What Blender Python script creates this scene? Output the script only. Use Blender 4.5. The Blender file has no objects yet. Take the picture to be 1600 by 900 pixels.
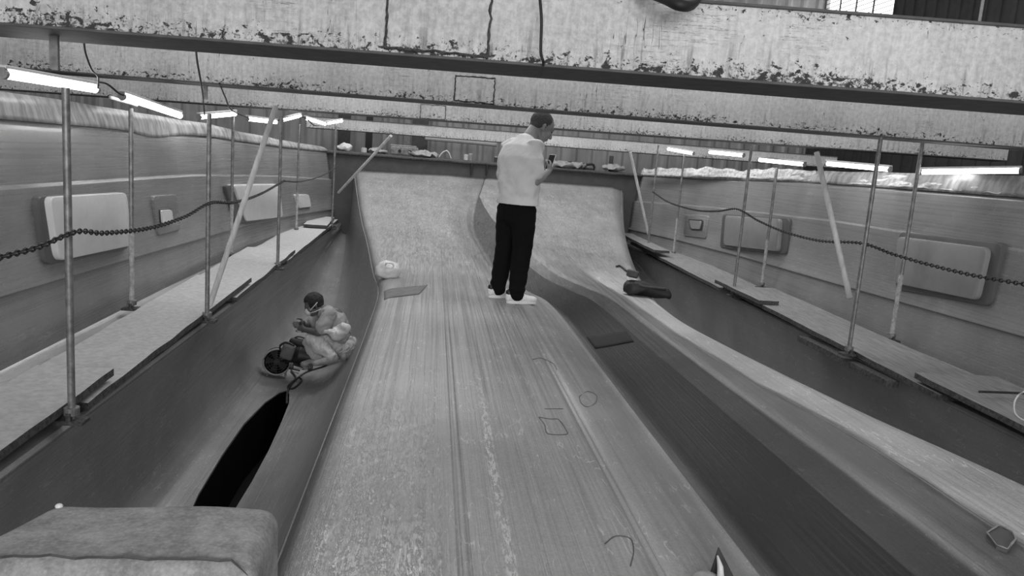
import bpy, bmesh, math, random
from mathutils import Vector, Matrix, noise
random.seed(7)
S = bpy.context.scene
COL = S.collection
PI = math.pi
# ------------------------------------------------------------------ camera, world, lights
# world axes: X across the mould, Y along it, Z up; the camera stands at the origin, 1.28 m over the deck
FP = 1215.9934
CX = Vector((0.99246628, 0.05781229, 0.10802045))     # world X in camera axes (right, down, forward)
CY = Vector((-0.09676211, -0.1709464, 0.98051743))
CZ = Vector((0.07515166, -0.98358277, -0.1640645))
cam = bpy.data.objects.new('camera', bpy.data.cameras.new('camera'))
COL.objects.link(cam)
cam.data.sensor_width = 36; cam.data.lens = FP/1600*36; cam.data.clip_start = .05; cam.data.clip_end = 200
cam.matrix_world = Matrix(((CX[0], -CX[1], -CX[2], 0), (CY[0], -CY[1], -CY[2], 0), (CZ[0], -CZ[1], -CZ[2], 0), (0, 0, 0, 1)))
S.camera = cam
def ray(px, py):
    r = Vector((px-800, py-450, FP)); return Vector((r.dot(CX), r.dot(CY), r.dot(CZ)))
def aY(px, py, y): r = ray(px, py); return r*(y/r.y)
def aX(px, py, x): r = ray(px, py); return r*(x/r.x)
def aZ(px, py, z): r = ray(px, py); return r*(z/r.z)

W = bpy.data.worlds.new('world'); S.world = W; W.use_nodes = True
bg = W.node_tree.nodes['Background']; bg.inputs[0].default_value = (1, 1, 1, 1); bg.inputs[1].default_value = .34
S.view_settings.view_transform = 'Standard'; S.view_settings.look = 'None'
S.view_settings.exposure = 0; S.view_settings.gamma = 1; S.view_settings.use_curve_mapping = False
def area(name, loc, target, sx, sy, power):
    l = bpy.data.lights.new(name, 'AREA'); l.shape = 'RECTANGLE'; l.size = sx; l.size_y = sy; l.energy = power
    o = bpy.data.objects.new(name, l); COL.objects.link(o); o.location = loc
    o.rotation_euler = (Vector(target)-Vector(loc)).to_track_quat('-Z', 'Y').to_euler()
    return o
area('door_daylight', (1, -9, 1.6), (1, 6, .3), 9, 3.5, 900)       # the open shed door behind the photographer
area('roof_light', (-1.0, 14.5, 5.0), (-.2, 3, -1.3), 3.2, 2.2, 260)     # roof sheet beyond the beams that glints on the deck
area('skylight', (1, 9.5, 5.2), (1, 11, -1), 7, 5, 330)            # roof light over the far end

# ------------------------------------------------------------------ helpers
def put(o, parent=None):
    COL.objects.link(o)
    if parent: o.parent = parent
    return o
def tag(o, label=None, cat=None, group=None, kind=None):
    for k, v in (('label', label), ('category', cat), ('group', group), ('kind', kind)):
        if v: o[k] = v
    return o
def empty(name, loc, label, cat, group=None, rz=0):
    o = bpy.data.objects.new(name, None); o.empty_display_size = .1
    o.location = loc; o.rotation_euler = (0, 0, rz); put(o); tag(o, label, cat, group); return o
def ob(name, bm, mat, parent=None, smooth=False, mods=None, world=True):
    """link bm as ONE mesh object; bm is in world space, shifted into the parent's space when the parent has a location"""
    me = bpy.data.meshes.new(name)
    bmesh.ops.recalc_face_normals(bm, faces=bm.faces)
    bm.to_mesh(me); bm.free()
    me.materials.append(mat)
    if smooth:
        for p in me.polygons: p.use_smooth = True
    o = bpy.data.objects.new(name, me); put(o, parent)
    if parent is not None and world:
        off = Matrix.Identity(4); q = parent
        while q is not None:
            off = Matrix.LocRotScale(q.location, q.rotation_euler, None) @ off; q = q.parent
        me.transform(off.inverted())
    return o
def centre(o):
    """move a top-level mesh object's origin to the foot of its mesh"""
    vs = [v.co for v in o.data.vertices]
    c = Vector(((min(v.x for v in vs)+max(v.x for v in vs))/2, (min(v.y for v in vs)+max(v.y for v in vs))/2, min(v.z for v in vs)))
    o.data.transform(Matrix.Translation(-c)); o.location = c; return o
def sm(o, angle=40):
    for p in o.data.polygons: p.use_smooth = True
    o.data.set_sharp_from_angle(angle=math.radians(angle)); return o
def new(): return bmesh.new()
def box(bm, c, s, rot=None, bev=0, seg=2):
    r = bmesh.ops.create_cube(bm, size=1); vs = r['verts']
    m = Matrix.Translation(Vector(c)) @ (rot.to_4x4() if rot is not None else Matrix.Identity(4)) @ Matrix.Diagonal((*s, 1))
    bmesh.ops.transform(bm, matrix=m, verts=vs)
    if bev:
        es = list({e for v in vs for e in v.link_edges})
        bmesh.ops.bevel(bm, geom=es, offset=bev, segments=seg, affect='EDGES', profile=.5)
def frame(t, up=Vector((0, 0, 1))):
    t = t.normalized()
    if abs(t.dot(up)) > .97: up = Vector((1, 0, 0))
    a = t.cross(up).normalized(); b = a.cross(t).normalized(); return a, b
def tube(bm, pts, r, n=10, cap=True, radii=None, flat=1.0, up=None):
    """tube along pts; radii per point: r or (ra, rb)"""
    pts = [Vector(p) for p in pts]; rings = []
    for i, p in enumerate(pts):
        t = (pts[min(i+1, len(pts)-1)]-pts[max(i-1, 0)])
        a, b = frame(t, up or Vector((0, 0, 1)))
        rr = radii[i] if radii else r
        ra, rb = rr if isinstance(rr, tuple) else (rr, rr*flat)
        rings.append([bm.verts.new(p + a*math.cos(2*PI*k/n)*ra + b*math.sin(2*PI*k/n)*rb) for k in range(n)])
    for i in range(len(rings)-1):
        for k in range(n):
            bm.faces.new((rings[i][k], rings[i][(k+1) % n], rings[i+1][(k+1) % n], rings[i+1][k]))
    if cap:
        bm.faces.new(rings[0][::-1]); bm.faces.new(rings[-1])
def rounded(pts, radii):
    """add rounding stations at both ends of a limb"""
    pts = [Vector(p) for p in pts]
    rad = [r if isinstance(r, tuple) else (r, r) for r in radii]
    def endcap(p, q, r):
        d = (p-q).normalized(); out = []
        for a in (80, 60, 35):
            s, c = math.sin(math.radians(a)), math.cos(math.radians(a))
            out.append((p+d*min(r)*s*.9, (r[0]*c, r[1]*c)))
        return out
    h = endcap(pts[0], pts[1], rad[0]); t = endcap(pts[-1], pts[-2], rad[-1])[::-1]
    P = [x[0] for x in h]+pts+[x[0] for x in t]; R = [x[1] for x in h]+rad+[x[1] for x in t]
    return P, R
def limb(bm, pts, radii, n=14, up=None):
    P, R = rounded(pts, radii); tube(bm, P, 0, n, True, R, up=up)
def ball(bm, c, r, s=(1, 1, 1), seg=18, rot=None):
    q = bmesh.ops.create_uvsphere(bm, u_segments=seg, v_segments=max(8, seg*2//3), radius=r)
    m = Matrix.Translation(Vector(c)) @ (rot.to_4x4() if rot is not None else Matrix.Identity(4)) @ Matrix.Diagonal((*s, 1))
    bmesh.ops.transform(bm, matrix=m, verts=q['verts'])
def cyl(bm, p, q, r, n=16, r2=None):
    tube(bm, [p, q], 0, n, True, [r, r if r2 is None else r2])
def grid(bm, rows):
    V = [[bm.verts.new(p) for p in row] for row in rows]
    for i in range(len(V)-1):
        for j in range(len(V[0])-1):
            bm.faces.new((V[i][j], V[i][j+1], V[i+1][j+1], V[i+1][j]))
    return V
def evaluated(bm, mods):
    """run modifiers over bm and return the result as a new bmesh"""
    me = bpy.data.meshes.new('tmp'); bm.to_mesh(me); bm.free()
    o = bpy.data.objects.new('tmp', me); COL.objects.link(o)
    for typ, kw in mods:
        m = o.modifiers.new(typ, typ)
        for k, v in kw.items(): setattr(m, k, v)
    dg = bpy.context.evaluated_depsgraph_get(); dg.update()
    e = o.evaluated_get(dg); out = bmesh.new(); out.from_mesh(e.to_mesh()); e.to_mesh_clear()
    bpy.data.objects.remove(o); bpy.data.meshes.remove(me); return out
def merged(bm, vox=.008, it=4, f=.5):
    bmesh.ops.recalc_face_normals(bm, faces=bm.faces)
    return evaluated(bm, [('REMESH', dict(mode='VOXEL', voxel_size=vox)), ('SMOOTH', dict(factor=f, iterations=it))])
def smooth01(a, b, x):
    t = max(0, min(1, (x-a)/(b-a))); return t*t*(3-2*t)
def lerp(a, b, t): return a+(b-a)*t
def interp(tab, x):
    if x <= tab[0][0]: return tab[0][1]
    for (a, u), (b, v) in zip(tab, tab[1:]):
        if x <= b: return lerp(u, v, (x-a)/(b-a))
    return tab[-1][1]
def spl(pts, n=8):
    P = [Vector(p) for p in pts]; P = [2*P[0]-P[1]]+P+[2*P[-1]-P[-2]]; out = []
    for i in range(1, len(P)-2):
        for k in range(n):
            t = k/n; a, b, c, d = P[i-1:i+3]
            out.append(.5*((2*b)+(c-a)*t+(2*a-5*b+4*c-d)*t*t+(3*b-a-3*c+d)*t*t*t))
    out.append(P[-2]); return out

# ------------------------------------------------------------------ materials (all greys: the photograph is black and white)
class N:
    def __init__(s, name, rough=.6, metal=0, spec=.5):
        s.m = bpy.data.materials.new(name); s.m.use_nodes = True; s.t = s.m.node_tree
        s.b = s.t.nodes['Principled BSDF']; s.b.inputs['Roughness'].default_value = rough
        s.b.inputs['Metallic'].default_value = metal; s.b.inputs['Specular IOR Level'].default_value = spec
        s.geo = s.t.nodes.new('ShaderNodeTexCoord')
    def l(s, a, b): s.t.links.new(a, b)
    def coords(s, scale=(1, 1, 1), rot=(0, 0, 0), src='Object'):
        n = s.t.nodes.new('ShaderNodeMapping'); n.inputs['Scale'].default_value = scale; n.inputs['Rotation'].default_value = rot
        s.l(s.geo.outputs[src], n.inputs[0]); return n.outputs[0]
    def noise(s, vec, scale=1, detail=4, rough=.5, dist=0):
        n = s.t.nodes.new('ShaderNodeTexNoise'); n.inputs['Scale'].default_value = scale
        n.inputs['Detail'].default_value = detail; n.inputs['Roughness'].default_value = rough; n.inputs['Distortion'].default_value = dist
        s.l(vec, n.inputs['Vector']); return n.outputs[0]
    def vor(s, vec, scale=1, feat='F1'):
        n = s.t.nodes.new('ShaderNodeTexVoronoi'); n.feature = feat; n.inputs['Scale'].default_value = scale
        s.l(vec, n.inputs['Vector']); return n.outputs['Distance']
    def ramp(s, x, a, b, lo=0., hi=1.):
        n = s.t.nodes.new('ShaderNodeMapRange'); n.clamp = True; n.interpolation_type = 'SMOOTHSTEP'
        for i, v in enumerate((a, b, lo, hi)): n.inputs[i+1].default_value = v
        s.l(x, n.inputs[0]); return n.outputs[0]
    def math(s, op, a, b=None):
        n = s.t.nodes.new('ShaderNodeMath'); n.operation = op
        for i, v in enumerate((a, b)):
            if v is None: continue
            if isinstance(v, (int, float)): n.inputs[i].default_value = v
            else: s.l(v, n.inputs[i])
        return n.outputs[0]
    def add(s, a, b): return s.math('ADD', a, b)
    def mul(s, a, b): return s.math('MULTIPLY', a, b)
    def mix(s, fac, a, b):
        n = s.t.nodes.new('ShaderNodeMix'); n.data_type = 'FLOAT'
        for i, v in ((0, fac), (2, a), (3, b)):
            if isinstance(v, (int, float)): n.inputs[i].default_value = v
            else: s.l(v, n.inputs[i])
        return n.outputs[0]
    def sep(s, vec):
        n = s.t.nodes.new('ShaderNodeSeparateXYZ'); s.l(vec, n.inputs[0]); return n.outputs
    def color(s, v):
        n = s.t.nodes.new('ShaderNodeCombineColor'); 
        for i in range(3): s.l(v, n.inputs[i])
        s.l(n.outputs[0], s.b.inputs['Base Color'])
    def rough(s, v): s.l(v, s.b.inputs['Roughness'])
    def bump(s, h, strength=.3, dist=.01):
        n = s.t.nodes.new('ShaderNodeBump'); n.inputs['Strength'].default_value = strength; n.inputs['Distance'].default_value = dist
        s.l(h, n.inputs['Height']); s.l(n.outputs[0], s.b.inputs['Normal'])
def plain(name, g, rough=.6, metal=0, var=.15, scale=20, bump=.1, spec=.5, aniso=(1, 1, 1)):
    k = N(name, rough, metal, spec); c = k.coords(aniso)
    n = k.noise(c, scale, 5, .6); k.color(k.ramp(n, .3, .7, g*(1-var), g*(1+var)))
    if bump: k.bump(n, bump, .01)
    return k.m
def emit(name, v, strength):
    k = N(name); k.b.inputs['Base Color'].default_value = (v, v, v, 1)
    k.b.inputs['Emission Color'].default_value = (1, 1, 1, 1); k.b.inputs['Emission Strength'].default_value = strength; return k.m
def scratches(k, thr=.012, scale=3., dens=.55):
    """thin random scratch lines, 0..1"""
    out = None
    for i, rz in enumerate((.3, 1.2, -.8)):
        c = k.coords((1, 1, 1), (0, 0, rz)); q = k.coords((5, .9, 5), (0, 0, rz))
        w = k.noise(q, scale*(1+.3*i), 2, .5, .3)
        line = k.ramp(k.math('ABSOLUTE', k.math('SUBTRACT', w, .5)), 0, thr, 1, 0)
        gate = k.ramp(k.noise(c, 3.1+i, 3), dens, dens+.06)
        v = k.mul(line, gate); out = v if out is None else k.math('MAXIMUM', out, v)
    return out
def laminate(name, g, rough, streak=.18, deck=False, scr=.5, spec=.5, blot=.12, lon_s=(60, .38, 60), lon2_s=(9, .16, 9), bmp=.35):
    k = N(name, rough, 0, spec)
    lon = k.coords(lon_s); lon2 = k.coords(lon2_s); iso = k.coords()
    a = k.noise(lon, 1, 5, .65); b = k.noise(lon2, 1, 4, .5); c = k.noise(iso, 1.6, 5, .6); d = k.noise(iso, 90, 3, .7)
    v = k.add(k.ramp(a, .3, .7, g*(1-streak), g*(1+streak)), k.ramp(b, .3, .7, -g*streak*.45, g*streak*.45))
    v = k.add(v, k.ramp(c, .3, .7, -g*blot, g*blot)); v = k.add(v, k.ramp(d, .3, .7, -g*.12, g*.12))
    sc = scratches(k); r = k.ramp(a, .35, .65, rough-.07, rough+.1)
    v = k.add(v, k.mul(sc, g*scr))
    if deck:
        x, y, z = k.sep(k.coords()); x = k.add(x, .945); y = k.add(y, 6.0)
        # worn dashed resin line beside the left seam and scratch crackle with glints painted pale along the left edge
        near = k.ramp(y, 5.2, 3.2)
        xo = k.add(x, k.mul(k.noise(k.coords((0, .6, 0)), 1, 2), .1))
        stripe = k.mul(k.ramp(k.math('ABSOLUTE', k.math('SUBTRACT', xo, .365)), .008, .032, 1, 0), k.ramp(k.noise(k.coords((30, 7, 30)), 2.2, 5, .8), .47, .56))
        v = k.add(v, k.mul(k.mul(stripe, near), .28))
        crack_glint = k.ramp(k.noise(k.coords((34, 12, 34), (0, 0, .35)), 1.6, 5, .8), .5, .62)
        patch = k.mul(k.mul(k.ramp(x, .14, .02), k.ramp(x, -.44, -.3)), k.ramp(y, 5.0, 2.6))
        v = k.add(v, k.mul(k.mul(crack_glint, patch), .26))
        r = k.math('SUBTRACT', r, k.mul(patch, .14))
        # the hollow is bare dark gelcoat, the strip beside it thin cloth, the outer ridge laminate, paled to paint in lamp sheen
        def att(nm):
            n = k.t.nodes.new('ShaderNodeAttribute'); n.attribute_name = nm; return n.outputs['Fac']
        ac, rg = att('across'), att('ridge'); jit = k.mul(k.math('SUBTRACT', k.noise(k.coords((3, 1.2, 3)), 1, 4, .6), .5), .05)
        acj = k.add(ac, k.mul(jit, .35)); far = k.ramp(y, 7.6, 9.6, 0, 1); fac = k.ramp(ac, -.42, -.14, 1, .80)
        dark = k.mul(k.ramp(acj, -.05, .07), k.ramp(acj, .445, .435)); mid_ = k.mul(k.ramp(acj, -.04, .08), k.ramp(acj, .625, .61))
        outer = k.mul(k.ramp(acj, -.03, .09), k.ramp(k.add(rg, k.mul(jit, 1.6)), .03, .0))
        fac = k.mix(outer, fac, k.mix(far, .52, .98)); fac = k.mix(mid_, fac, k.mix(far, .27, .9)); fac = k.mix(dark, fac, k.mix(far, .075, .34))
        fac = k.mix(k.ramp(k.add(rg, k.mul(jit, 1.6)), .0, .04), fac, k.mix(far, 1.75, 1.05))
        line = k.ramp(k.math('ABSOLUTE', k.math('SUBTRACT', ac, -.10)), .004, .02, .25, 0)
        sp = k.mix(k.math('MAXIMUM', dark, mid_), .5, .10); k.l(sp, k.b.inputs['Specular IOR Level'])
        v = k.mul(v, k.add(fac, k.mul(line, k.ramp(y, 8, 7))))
        h = k.add(k.noise(lon, 1.4, 5, .7), k.mul(crack_glint, k.mul(patch, .8)))
    else: h = a
    k.color(v); k.rough(r); k.bump(k.add(h, k.mul(d, .25)), bmp, .006)
    return k.m
M = {}
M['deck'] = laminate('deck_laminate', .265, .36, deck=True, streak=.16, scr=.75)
M['band'] = laminate('dark_cloth_band', .07, .5, scr=.8)
M['hull'] = laminate('hull_gelcoat', .22, .36, streak=.06, scr=.5)
M['hullwall'] = laminate('hull_side_gelcoat', .23, .28, streak=.045, scr=.35, lon_s=(1.5, .22, 55), lon2_s=(.8, .25, 5), bmp=.05)
M['frame'] = plain('end_frame_laminate', .07, .5, scale=6)
def paint(name, seed, heavy=1.0, g=.62):
    k = N(name, .45, 0, .4)
    o = k.coords(); x, y, z = k.sep(o)
    blot = k.noise(k.coords((1, 1, 1.3)), 22+seed, 6, .7, .4)
    drip = k.noise(k.coords((23, 23, 1.6)), 2.3, 6, .75, .6)
    lon = k.noise(k.coords((.8, 1, 22)), 1.7, 5, .7)
    low = k.ramp(z, .13, 0.0); top = k.ramp(z, .17, .3)
    zone = k.add(k.mul(low, .11*heavy), k.mul(top, .06*heavy))
    zone = k.add(zone, k.mul(k.ramp(k.noise(k.coords(), 1.3, 3), .4, .7), .04*heavy))
    rust = k.ramp(k.add(blot, zone), .70, .735)
    spot = k.mul(k.ramp(k.add(k.noise(k.coords((1, 1, 1)), 60, 4, .8), zone), .72, .76), .8)
    crackl = k.mul(k.ramp(k.math('ABSOLUTE', k.math('SUBTRACT', lon, .5)), 0, .006, 1, 0), k.ramp(k.noise(k.coords(), 2.7, 2), .55, .62))
    cr2 = k.mul(k.ramp(k.math('ABSOLUTE', k.math('SUBTRACT', k.noise(k.coords((6, 6, .5)), 1.3, 4, .6), .5)), 0, .003, 1, 0), k.ramp(k.noise(k.coords(), 3.7, 2), .56, .62))
    smear = k.mul(k.mul(k.ramp(k.noise(k.coords((16, 16, 1.6)), 1.6, 5, .7), .52, .66), k.ramp(z, .2, .02)), .55*min(1, heavy-.6))
    rust = k.math('MAXIMUM', k.math('MAXIMUM', k.math('MAXIMUM', rust, crackl), spot), k.math('MAXIMUM', cr2, smear))
    base = k.add(k.ramp(drip, .3, .72, g*1.05, g*.86), k.add(k.ramp(k.noise(o, 35, 5, .7), .3, .7, -.11, .11), k.ramp(k.noise(o, 1.1, 3, .6), .35, .65, -.10, .06)))
    k.color(k.mix(rust, base, .05)); k.rough(k.mix(rust, .42, .85)); k.bump(k.math('SUBTRACT', base, k.mul(rust, .5)), .3, .004)
    return k.m
M['paint1'] = paint('peeling_white_paint_near', 0, 1.6, .60)
M['paint2'] = paint('peeling_white_paint_mid', 6, 1.4, .74)
M['paint3'] = paint('peeling_white_paint_far', 11, 1.3, .74)
M['rust'] = plain('rust', .06, .85, var=.5, scale=60, bump=.6)
M['under'] = plain('dirty_primer', .10, .7, var=.2, scale=12)
M['steel'] = plain('dull_steel_pipe', .22, .45, .4, .3, 30, .1)
M['dusty'] = plain('dust_caked_pipe', .38, .8, 0, .35, 40, .5)
M['stick'] = plain('pale_wood_stick', .55, .7, 0, .15, 30, .1, aniso=(1, 1, .1))
M['plankL'] = plain('dusty_pale_plank', .44, .8, 0, .13, 26, .25)
M['plankR'] = plain('grey_plank', .24, .75, 0, .25, 9, .3, aniso=(6, .6, 6))
M['edge'] = plain('dark_plank_edge', .07, .9, 0, .5, 40, .5)
M['boss'] = plain('dark_boss_gelcoat', .11, .5, 0, .1, 6, .1)
M['white'] = plain('white_laminate_panel', .72, .4, 0, .05, 8, .15)
M['greypanel'] = plain('grey_laminate_panel', .27, .45, 0, .06, 8, .1)
M['flange'] = plain('resin_streaked_flange', .30, .5, 0, .45, 9, .4, aniso=(1.5, 1.5, .35))
M['film'] = plain('bagging_film', .62, .28, 0, .35, 18, .9, aniso=(1, 1, 1))
M['black'] = plain('black_plastic', .012, .5, 0, .2, 20, .05)
M['dark'] = plain('dark_grey_plastic', .05, .5, 0, .2, 20, .05)
M['rubber'] = plain('black_rubber', .018, .6, 0, .2, 20, .1)
M['grey'] = plain('grey_plastic', .3, .5, 0, .2, 20, .05)
M['pale'] = plain('pale_plastic', .62, .45, 0, .1, 20, .1)
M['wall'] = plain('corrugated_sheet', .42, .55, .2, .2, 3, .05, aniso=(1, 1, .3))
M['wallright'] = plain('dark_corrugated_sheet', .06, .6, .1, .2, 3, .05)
M['ground'] = plain('concrete', .10, .9, 0, .3, 2, .2)
M['housing'] = plain('lamp_housing', .75, .4, 0, .03, 8, 0)
M['tube'] = emit('fluorescent_glow', .9, 11)
M['void'] = plain('void_darkness', .004, .7, 0, .1, 8, 0, spec=.1)  # near-black colour that paints in the darkness down the slot
M['chain'] = plain('rusty_chain', .05, .6, .5, .3, 30, .1)
M['cord'] = plain('black_cord', .02, .6, 0, .1, 30, 0)
M['skin'] = plain('skin', .26, .5, 0, .06, 12, .05)
M['skin2'] = plain('skin_dark', .10, .5, 0, .06, 12, .05)
M['greyhair'] = plain('short_grey_hair', .07, .8, 0, .5, 160, .8)
M['hair'] = plain('black_hair', .008, .6, 0, .3, 160, .8)
M['shoe'] = plain('white_leather', .8, .45, 0, .04, 30, .1)
def cloth(name, g, rough=.9, fold=.5, scale=7):
    k = N(name, rough, 0, .15); c = k.coords((1, 1, .55)); n = k.noise(c, scale, 3, .45, 1.2)
    w = k.noise(k.coords(), 300, 2, .5)
    k.color(k.ramp(n, .3, .7, g*.95, g*1.04)); k.bump(k.add(n, k.mul(w, .02)), fold, .03); return k.m
M['shirt'] = cloth('white_cotton', .72, fold=.9, scale=5)
M['trousers'] = cloth('black_jersey', .006, fold=.3)
M['shirt2'] = cloth('dusty_grey_cotton', .34)
M['pants2'] = cloth('pale_work_cotton', .62, fold=.7, scale=10)

# ------------------------------------------------------------------ the moulded boat halves: deck, hulls, end frame
Y0, Y1 = -1.6, 14.0
def samples(): return [Y0+(Y1-Y0)*i/150 for i in range(151)]
def ramp_z(y):
    s = max(0, (y-8.0)/6.0); return .90*s**1.9
def s_end(y): return max(0, min(1, (y-7.8)/6.2))
def curve(tab):
    C = spl([(v, y, 0) for y, v in tab], 10)
    return lambda y: interp([(c.y, c.x) for c in C], y)
LEFT = curve([(0, -.43), (3, -.43), (6, -.43), (7.5, -.46), (8.55, -.59), (10.2, -.80), (11.6, -1.02), (14, -1.38)])
RIGHT = curve([(1, 3.1), (3, 2.75), (4.15, 2.50), (6, 2.24), (7.0, 2.23), (7.7, 2.31), (9.7, 2.61), (11.4, 2.89), (12.65, 3.13), (14, 3.42)])
RIDGE = curve([(-2, 2.0), (1, 2.25), (2.5, 2.20), (3.05, 2.20), (3.6, 2.17), (4.15, 2.09), (4.6, 2.02), (5.9, 1.93), (7.1, 1.89), (8.4, 1.80), (10, 1.75)])
valley_x = curve([(0, 1.28), (4, 1.28), (7.0, 1.28), (7.8, 1.15), (8.6, .95), (9.66, .78), (10.3, .72), (11.4, .62), (12.2, .64), (12.95, .75), (14, .9)])
def band_w(y): return interp([(2.5, .98), (4, .92), (6, .80), (8, .74), (11.4, .85), (12.2, .5), (12.95, .04), (14, .04)], y)
def deck_profile(y):
    xl, xr, v = LEFT(y), RIGHT(y), valley_x(y)
    d = 1-smooth01(11.9, 13.0, y)                     # the hollow runs out towards the top of the ramp
    P = []
    def flat(x): return -.02*abs((x-.3))              # slight camber
    for t in [i/26 for i in range(27)]:
        x = lerp(xl, v-.36, t); z = flat(x)-.055*max(0, 1-(x-xl)/.12)**2
        P.append((x, z))
    gl = []
    for dx, z in ((-.28, -.03), (-.2, -.05), (-.12, -.075), (-.095, -.062), (-.07, -.085), (-.03, -.125), (0, -.15)):
        P.append((v+dx, lerp(flat(v+dx), z, d)))
    w = band_w(y)
    for dx, z in ((.02, -.147), (.12, -.12), (.22, -.09), (.33, -.055), (.44, -.02), (.45, -.017), (.52, .0), (.60, .02), (.61, .022)):
        P.append((v+dx*w, lerp(flat(v+dx*w), z, d)))
    x0 = v+.62*w
    for t in [i/12 for i in range(13)]:
        x = lerp(x0+.02, xr, t); z = lerp(.05, .02, t)*d-.045*max(0, 1-(xr-x)/.08)**2
        P.append((x, z))
    return P
def groove(x, y, gx, w=.007, dep=.010):
    return -dep*max(0, 1-abs(x-gx)/w)
def seam_cols(prof, y):
    """insert fine columns so the seams are real grooves"""
    g = [(.155, .02), (.205, .02), (.80, .025)]
    out = list(prof)
    s2 = RIDGE(y)
    for gx in (.155, .19, .80, .825, s2, s2-.02):
        fade = 1-smooth01(9.5, 10.5, y)
        for o in (-.006, 0, .006):
            x = gx+o
            for (a, za), (b, zb) in zip(prof, prof[1:]):
                if a <= x <= b:
                    t = (x-a)/max(1e-6, b-a); out.append((x, lerp(za, zb, t)-(.008*fade if o == 0 else 0))); break
            else: out.append((x, 0))
    return sorted(out)
deck = empty('deck_mould', (.945, 6, -1.3), 'long grey fibreglass deck mould the man stands on, curving up at its far end', 'boat mould')
ys = samples(); rows = []
for y in ys:
    z0 = -1.28+ramp_z(y)
    rows.append([(x, y, z0+z) for x, z in seam_cols(deck_profile(y), y)])
n0 = len(rows[0])
assert all(len(r) == n0 for r in rows)
def sub(rows, a, b): return [r[a:b+1] for r in rows]
# column indices of the dark band (valley right flank)
def build_sheet(name, rows, mat, parent, thick=.03):
    bm = new(); grid(bm, rows)
    o = ob(name, bm, mat, parent, True)
    m = o.modifiers.new('s', 'SOLIDIFY'); m.thickness = thick; m.offset = -1
    return o
def face_up(o, sign=1):
    n = sum((p.normal.z*p.area for p in o.data.polygons))
    if n*sign < 0: o.data.flip_normals()
    return o
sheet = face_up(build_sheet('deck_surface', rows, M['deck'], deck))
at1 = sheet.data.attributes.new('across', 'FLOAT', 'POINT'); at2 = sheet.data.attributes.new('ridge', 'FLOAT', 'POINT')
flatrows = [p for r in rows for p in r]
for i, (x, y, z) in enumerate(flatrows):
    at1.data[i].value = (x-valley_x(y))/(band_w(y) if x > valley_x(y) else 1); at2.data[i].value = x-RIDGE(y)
# rolled rims along both long edges of the deck
for nm, fn, sg in (('edge_rim', LEFT, -1), ('edge_rim', RIGHT, 1)):
    rr = []
    for y in ys:
        z0 = -1.28+ramp_z(y); x = fn(y)
        zt = z0+(-.02*abs(x-.3)-.055 if sg < 0 else .02-.045)
        rr.append([(x-sg*.005, y, zt-.004), (x+sg*.004, y, zt-.03), (x+sg*.002, y, zt-.10)])
    face_up(build_sheet(nm, rr, M['deck'], deck, .02))

CEN = .945
def mirror(side, x): return x if side < 0 else 2*CEN-x
def hull_base(y):
    e = s_end(y); u = max(0, min(1, (y-8.6)/5.4)); uu = u*u
    xi = LEFT(y)-.012; zi = -1.28+ramp_z(y)-.09
    lowx = lerp(-1.74, -1.60, uu); floorz = lerp(-2.43, -1.55, u**1.6)
    chin = lerp(-1.64, -1.62, uu); wall = interp([(7, 0), (10, .06), (12, .25), (13, .42), (14, .62)], y)
    cx = lerp(-1.32, (xi+lowx)/2, u)
    zt = interp([(4, .0), (9, -.02), (12, -.10), (14, -.14)], y)
    up = interp([(4, -.37), (8, -.40), (11.5, -.5), (14, -.60)], y)
    lo = interp([(4, -.95), (7.7, -1.03), (11, -1.08), (14, -1.12)], y)
    P = [(xi, zi), (lerp(xi, cx, .14), lerp(zi, floorz, .36)), (lerp(xi, cx, .34), lerp(zi, floorz, .72)),
         (lerp(xi, cx, .55), lerp(zi, floorz, .90)), (lerp(xi, cx, .8), lerp(zi, floorz, .98)), (cx, floorz),
         (lerp(cx, lowx, .55), floorz+.015), (lerp(cx, lowx, .85), floorz+.07), (lowx-.01, floorz+.2), (lowx-.01, lerp(floorz, -1.4, .45)),
         (lowx+.03, lerp(floorz, -1.4, .75)), (chin, -1.42)]
    sharp = [(chin, -1.405), (chin-.015, -1.39), (-2.26+wall, -1.385), (-2.30+wall, -1.36), (-2.335+wall, lo-.10), (-2.345+wall, lo-.02),
             (-2.345+wall, lo-.012), (-2.322+wall, lo), (-2.322+wall, lo+.012), (-2.352+wall, lo+.055), (-2.36+wall, (lo+up)/2), (-2.372+wall, up-.03), (-2.374+wall, up-.012),
             (-2.39+wall, up-.002), (-2.412+wall, up+.006), (-2.44+wall, lerp(up, zt, .5)), (-2.48+wall, zt-.03), (-2.485+wall, zt)]
    return P, sharp
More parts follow.
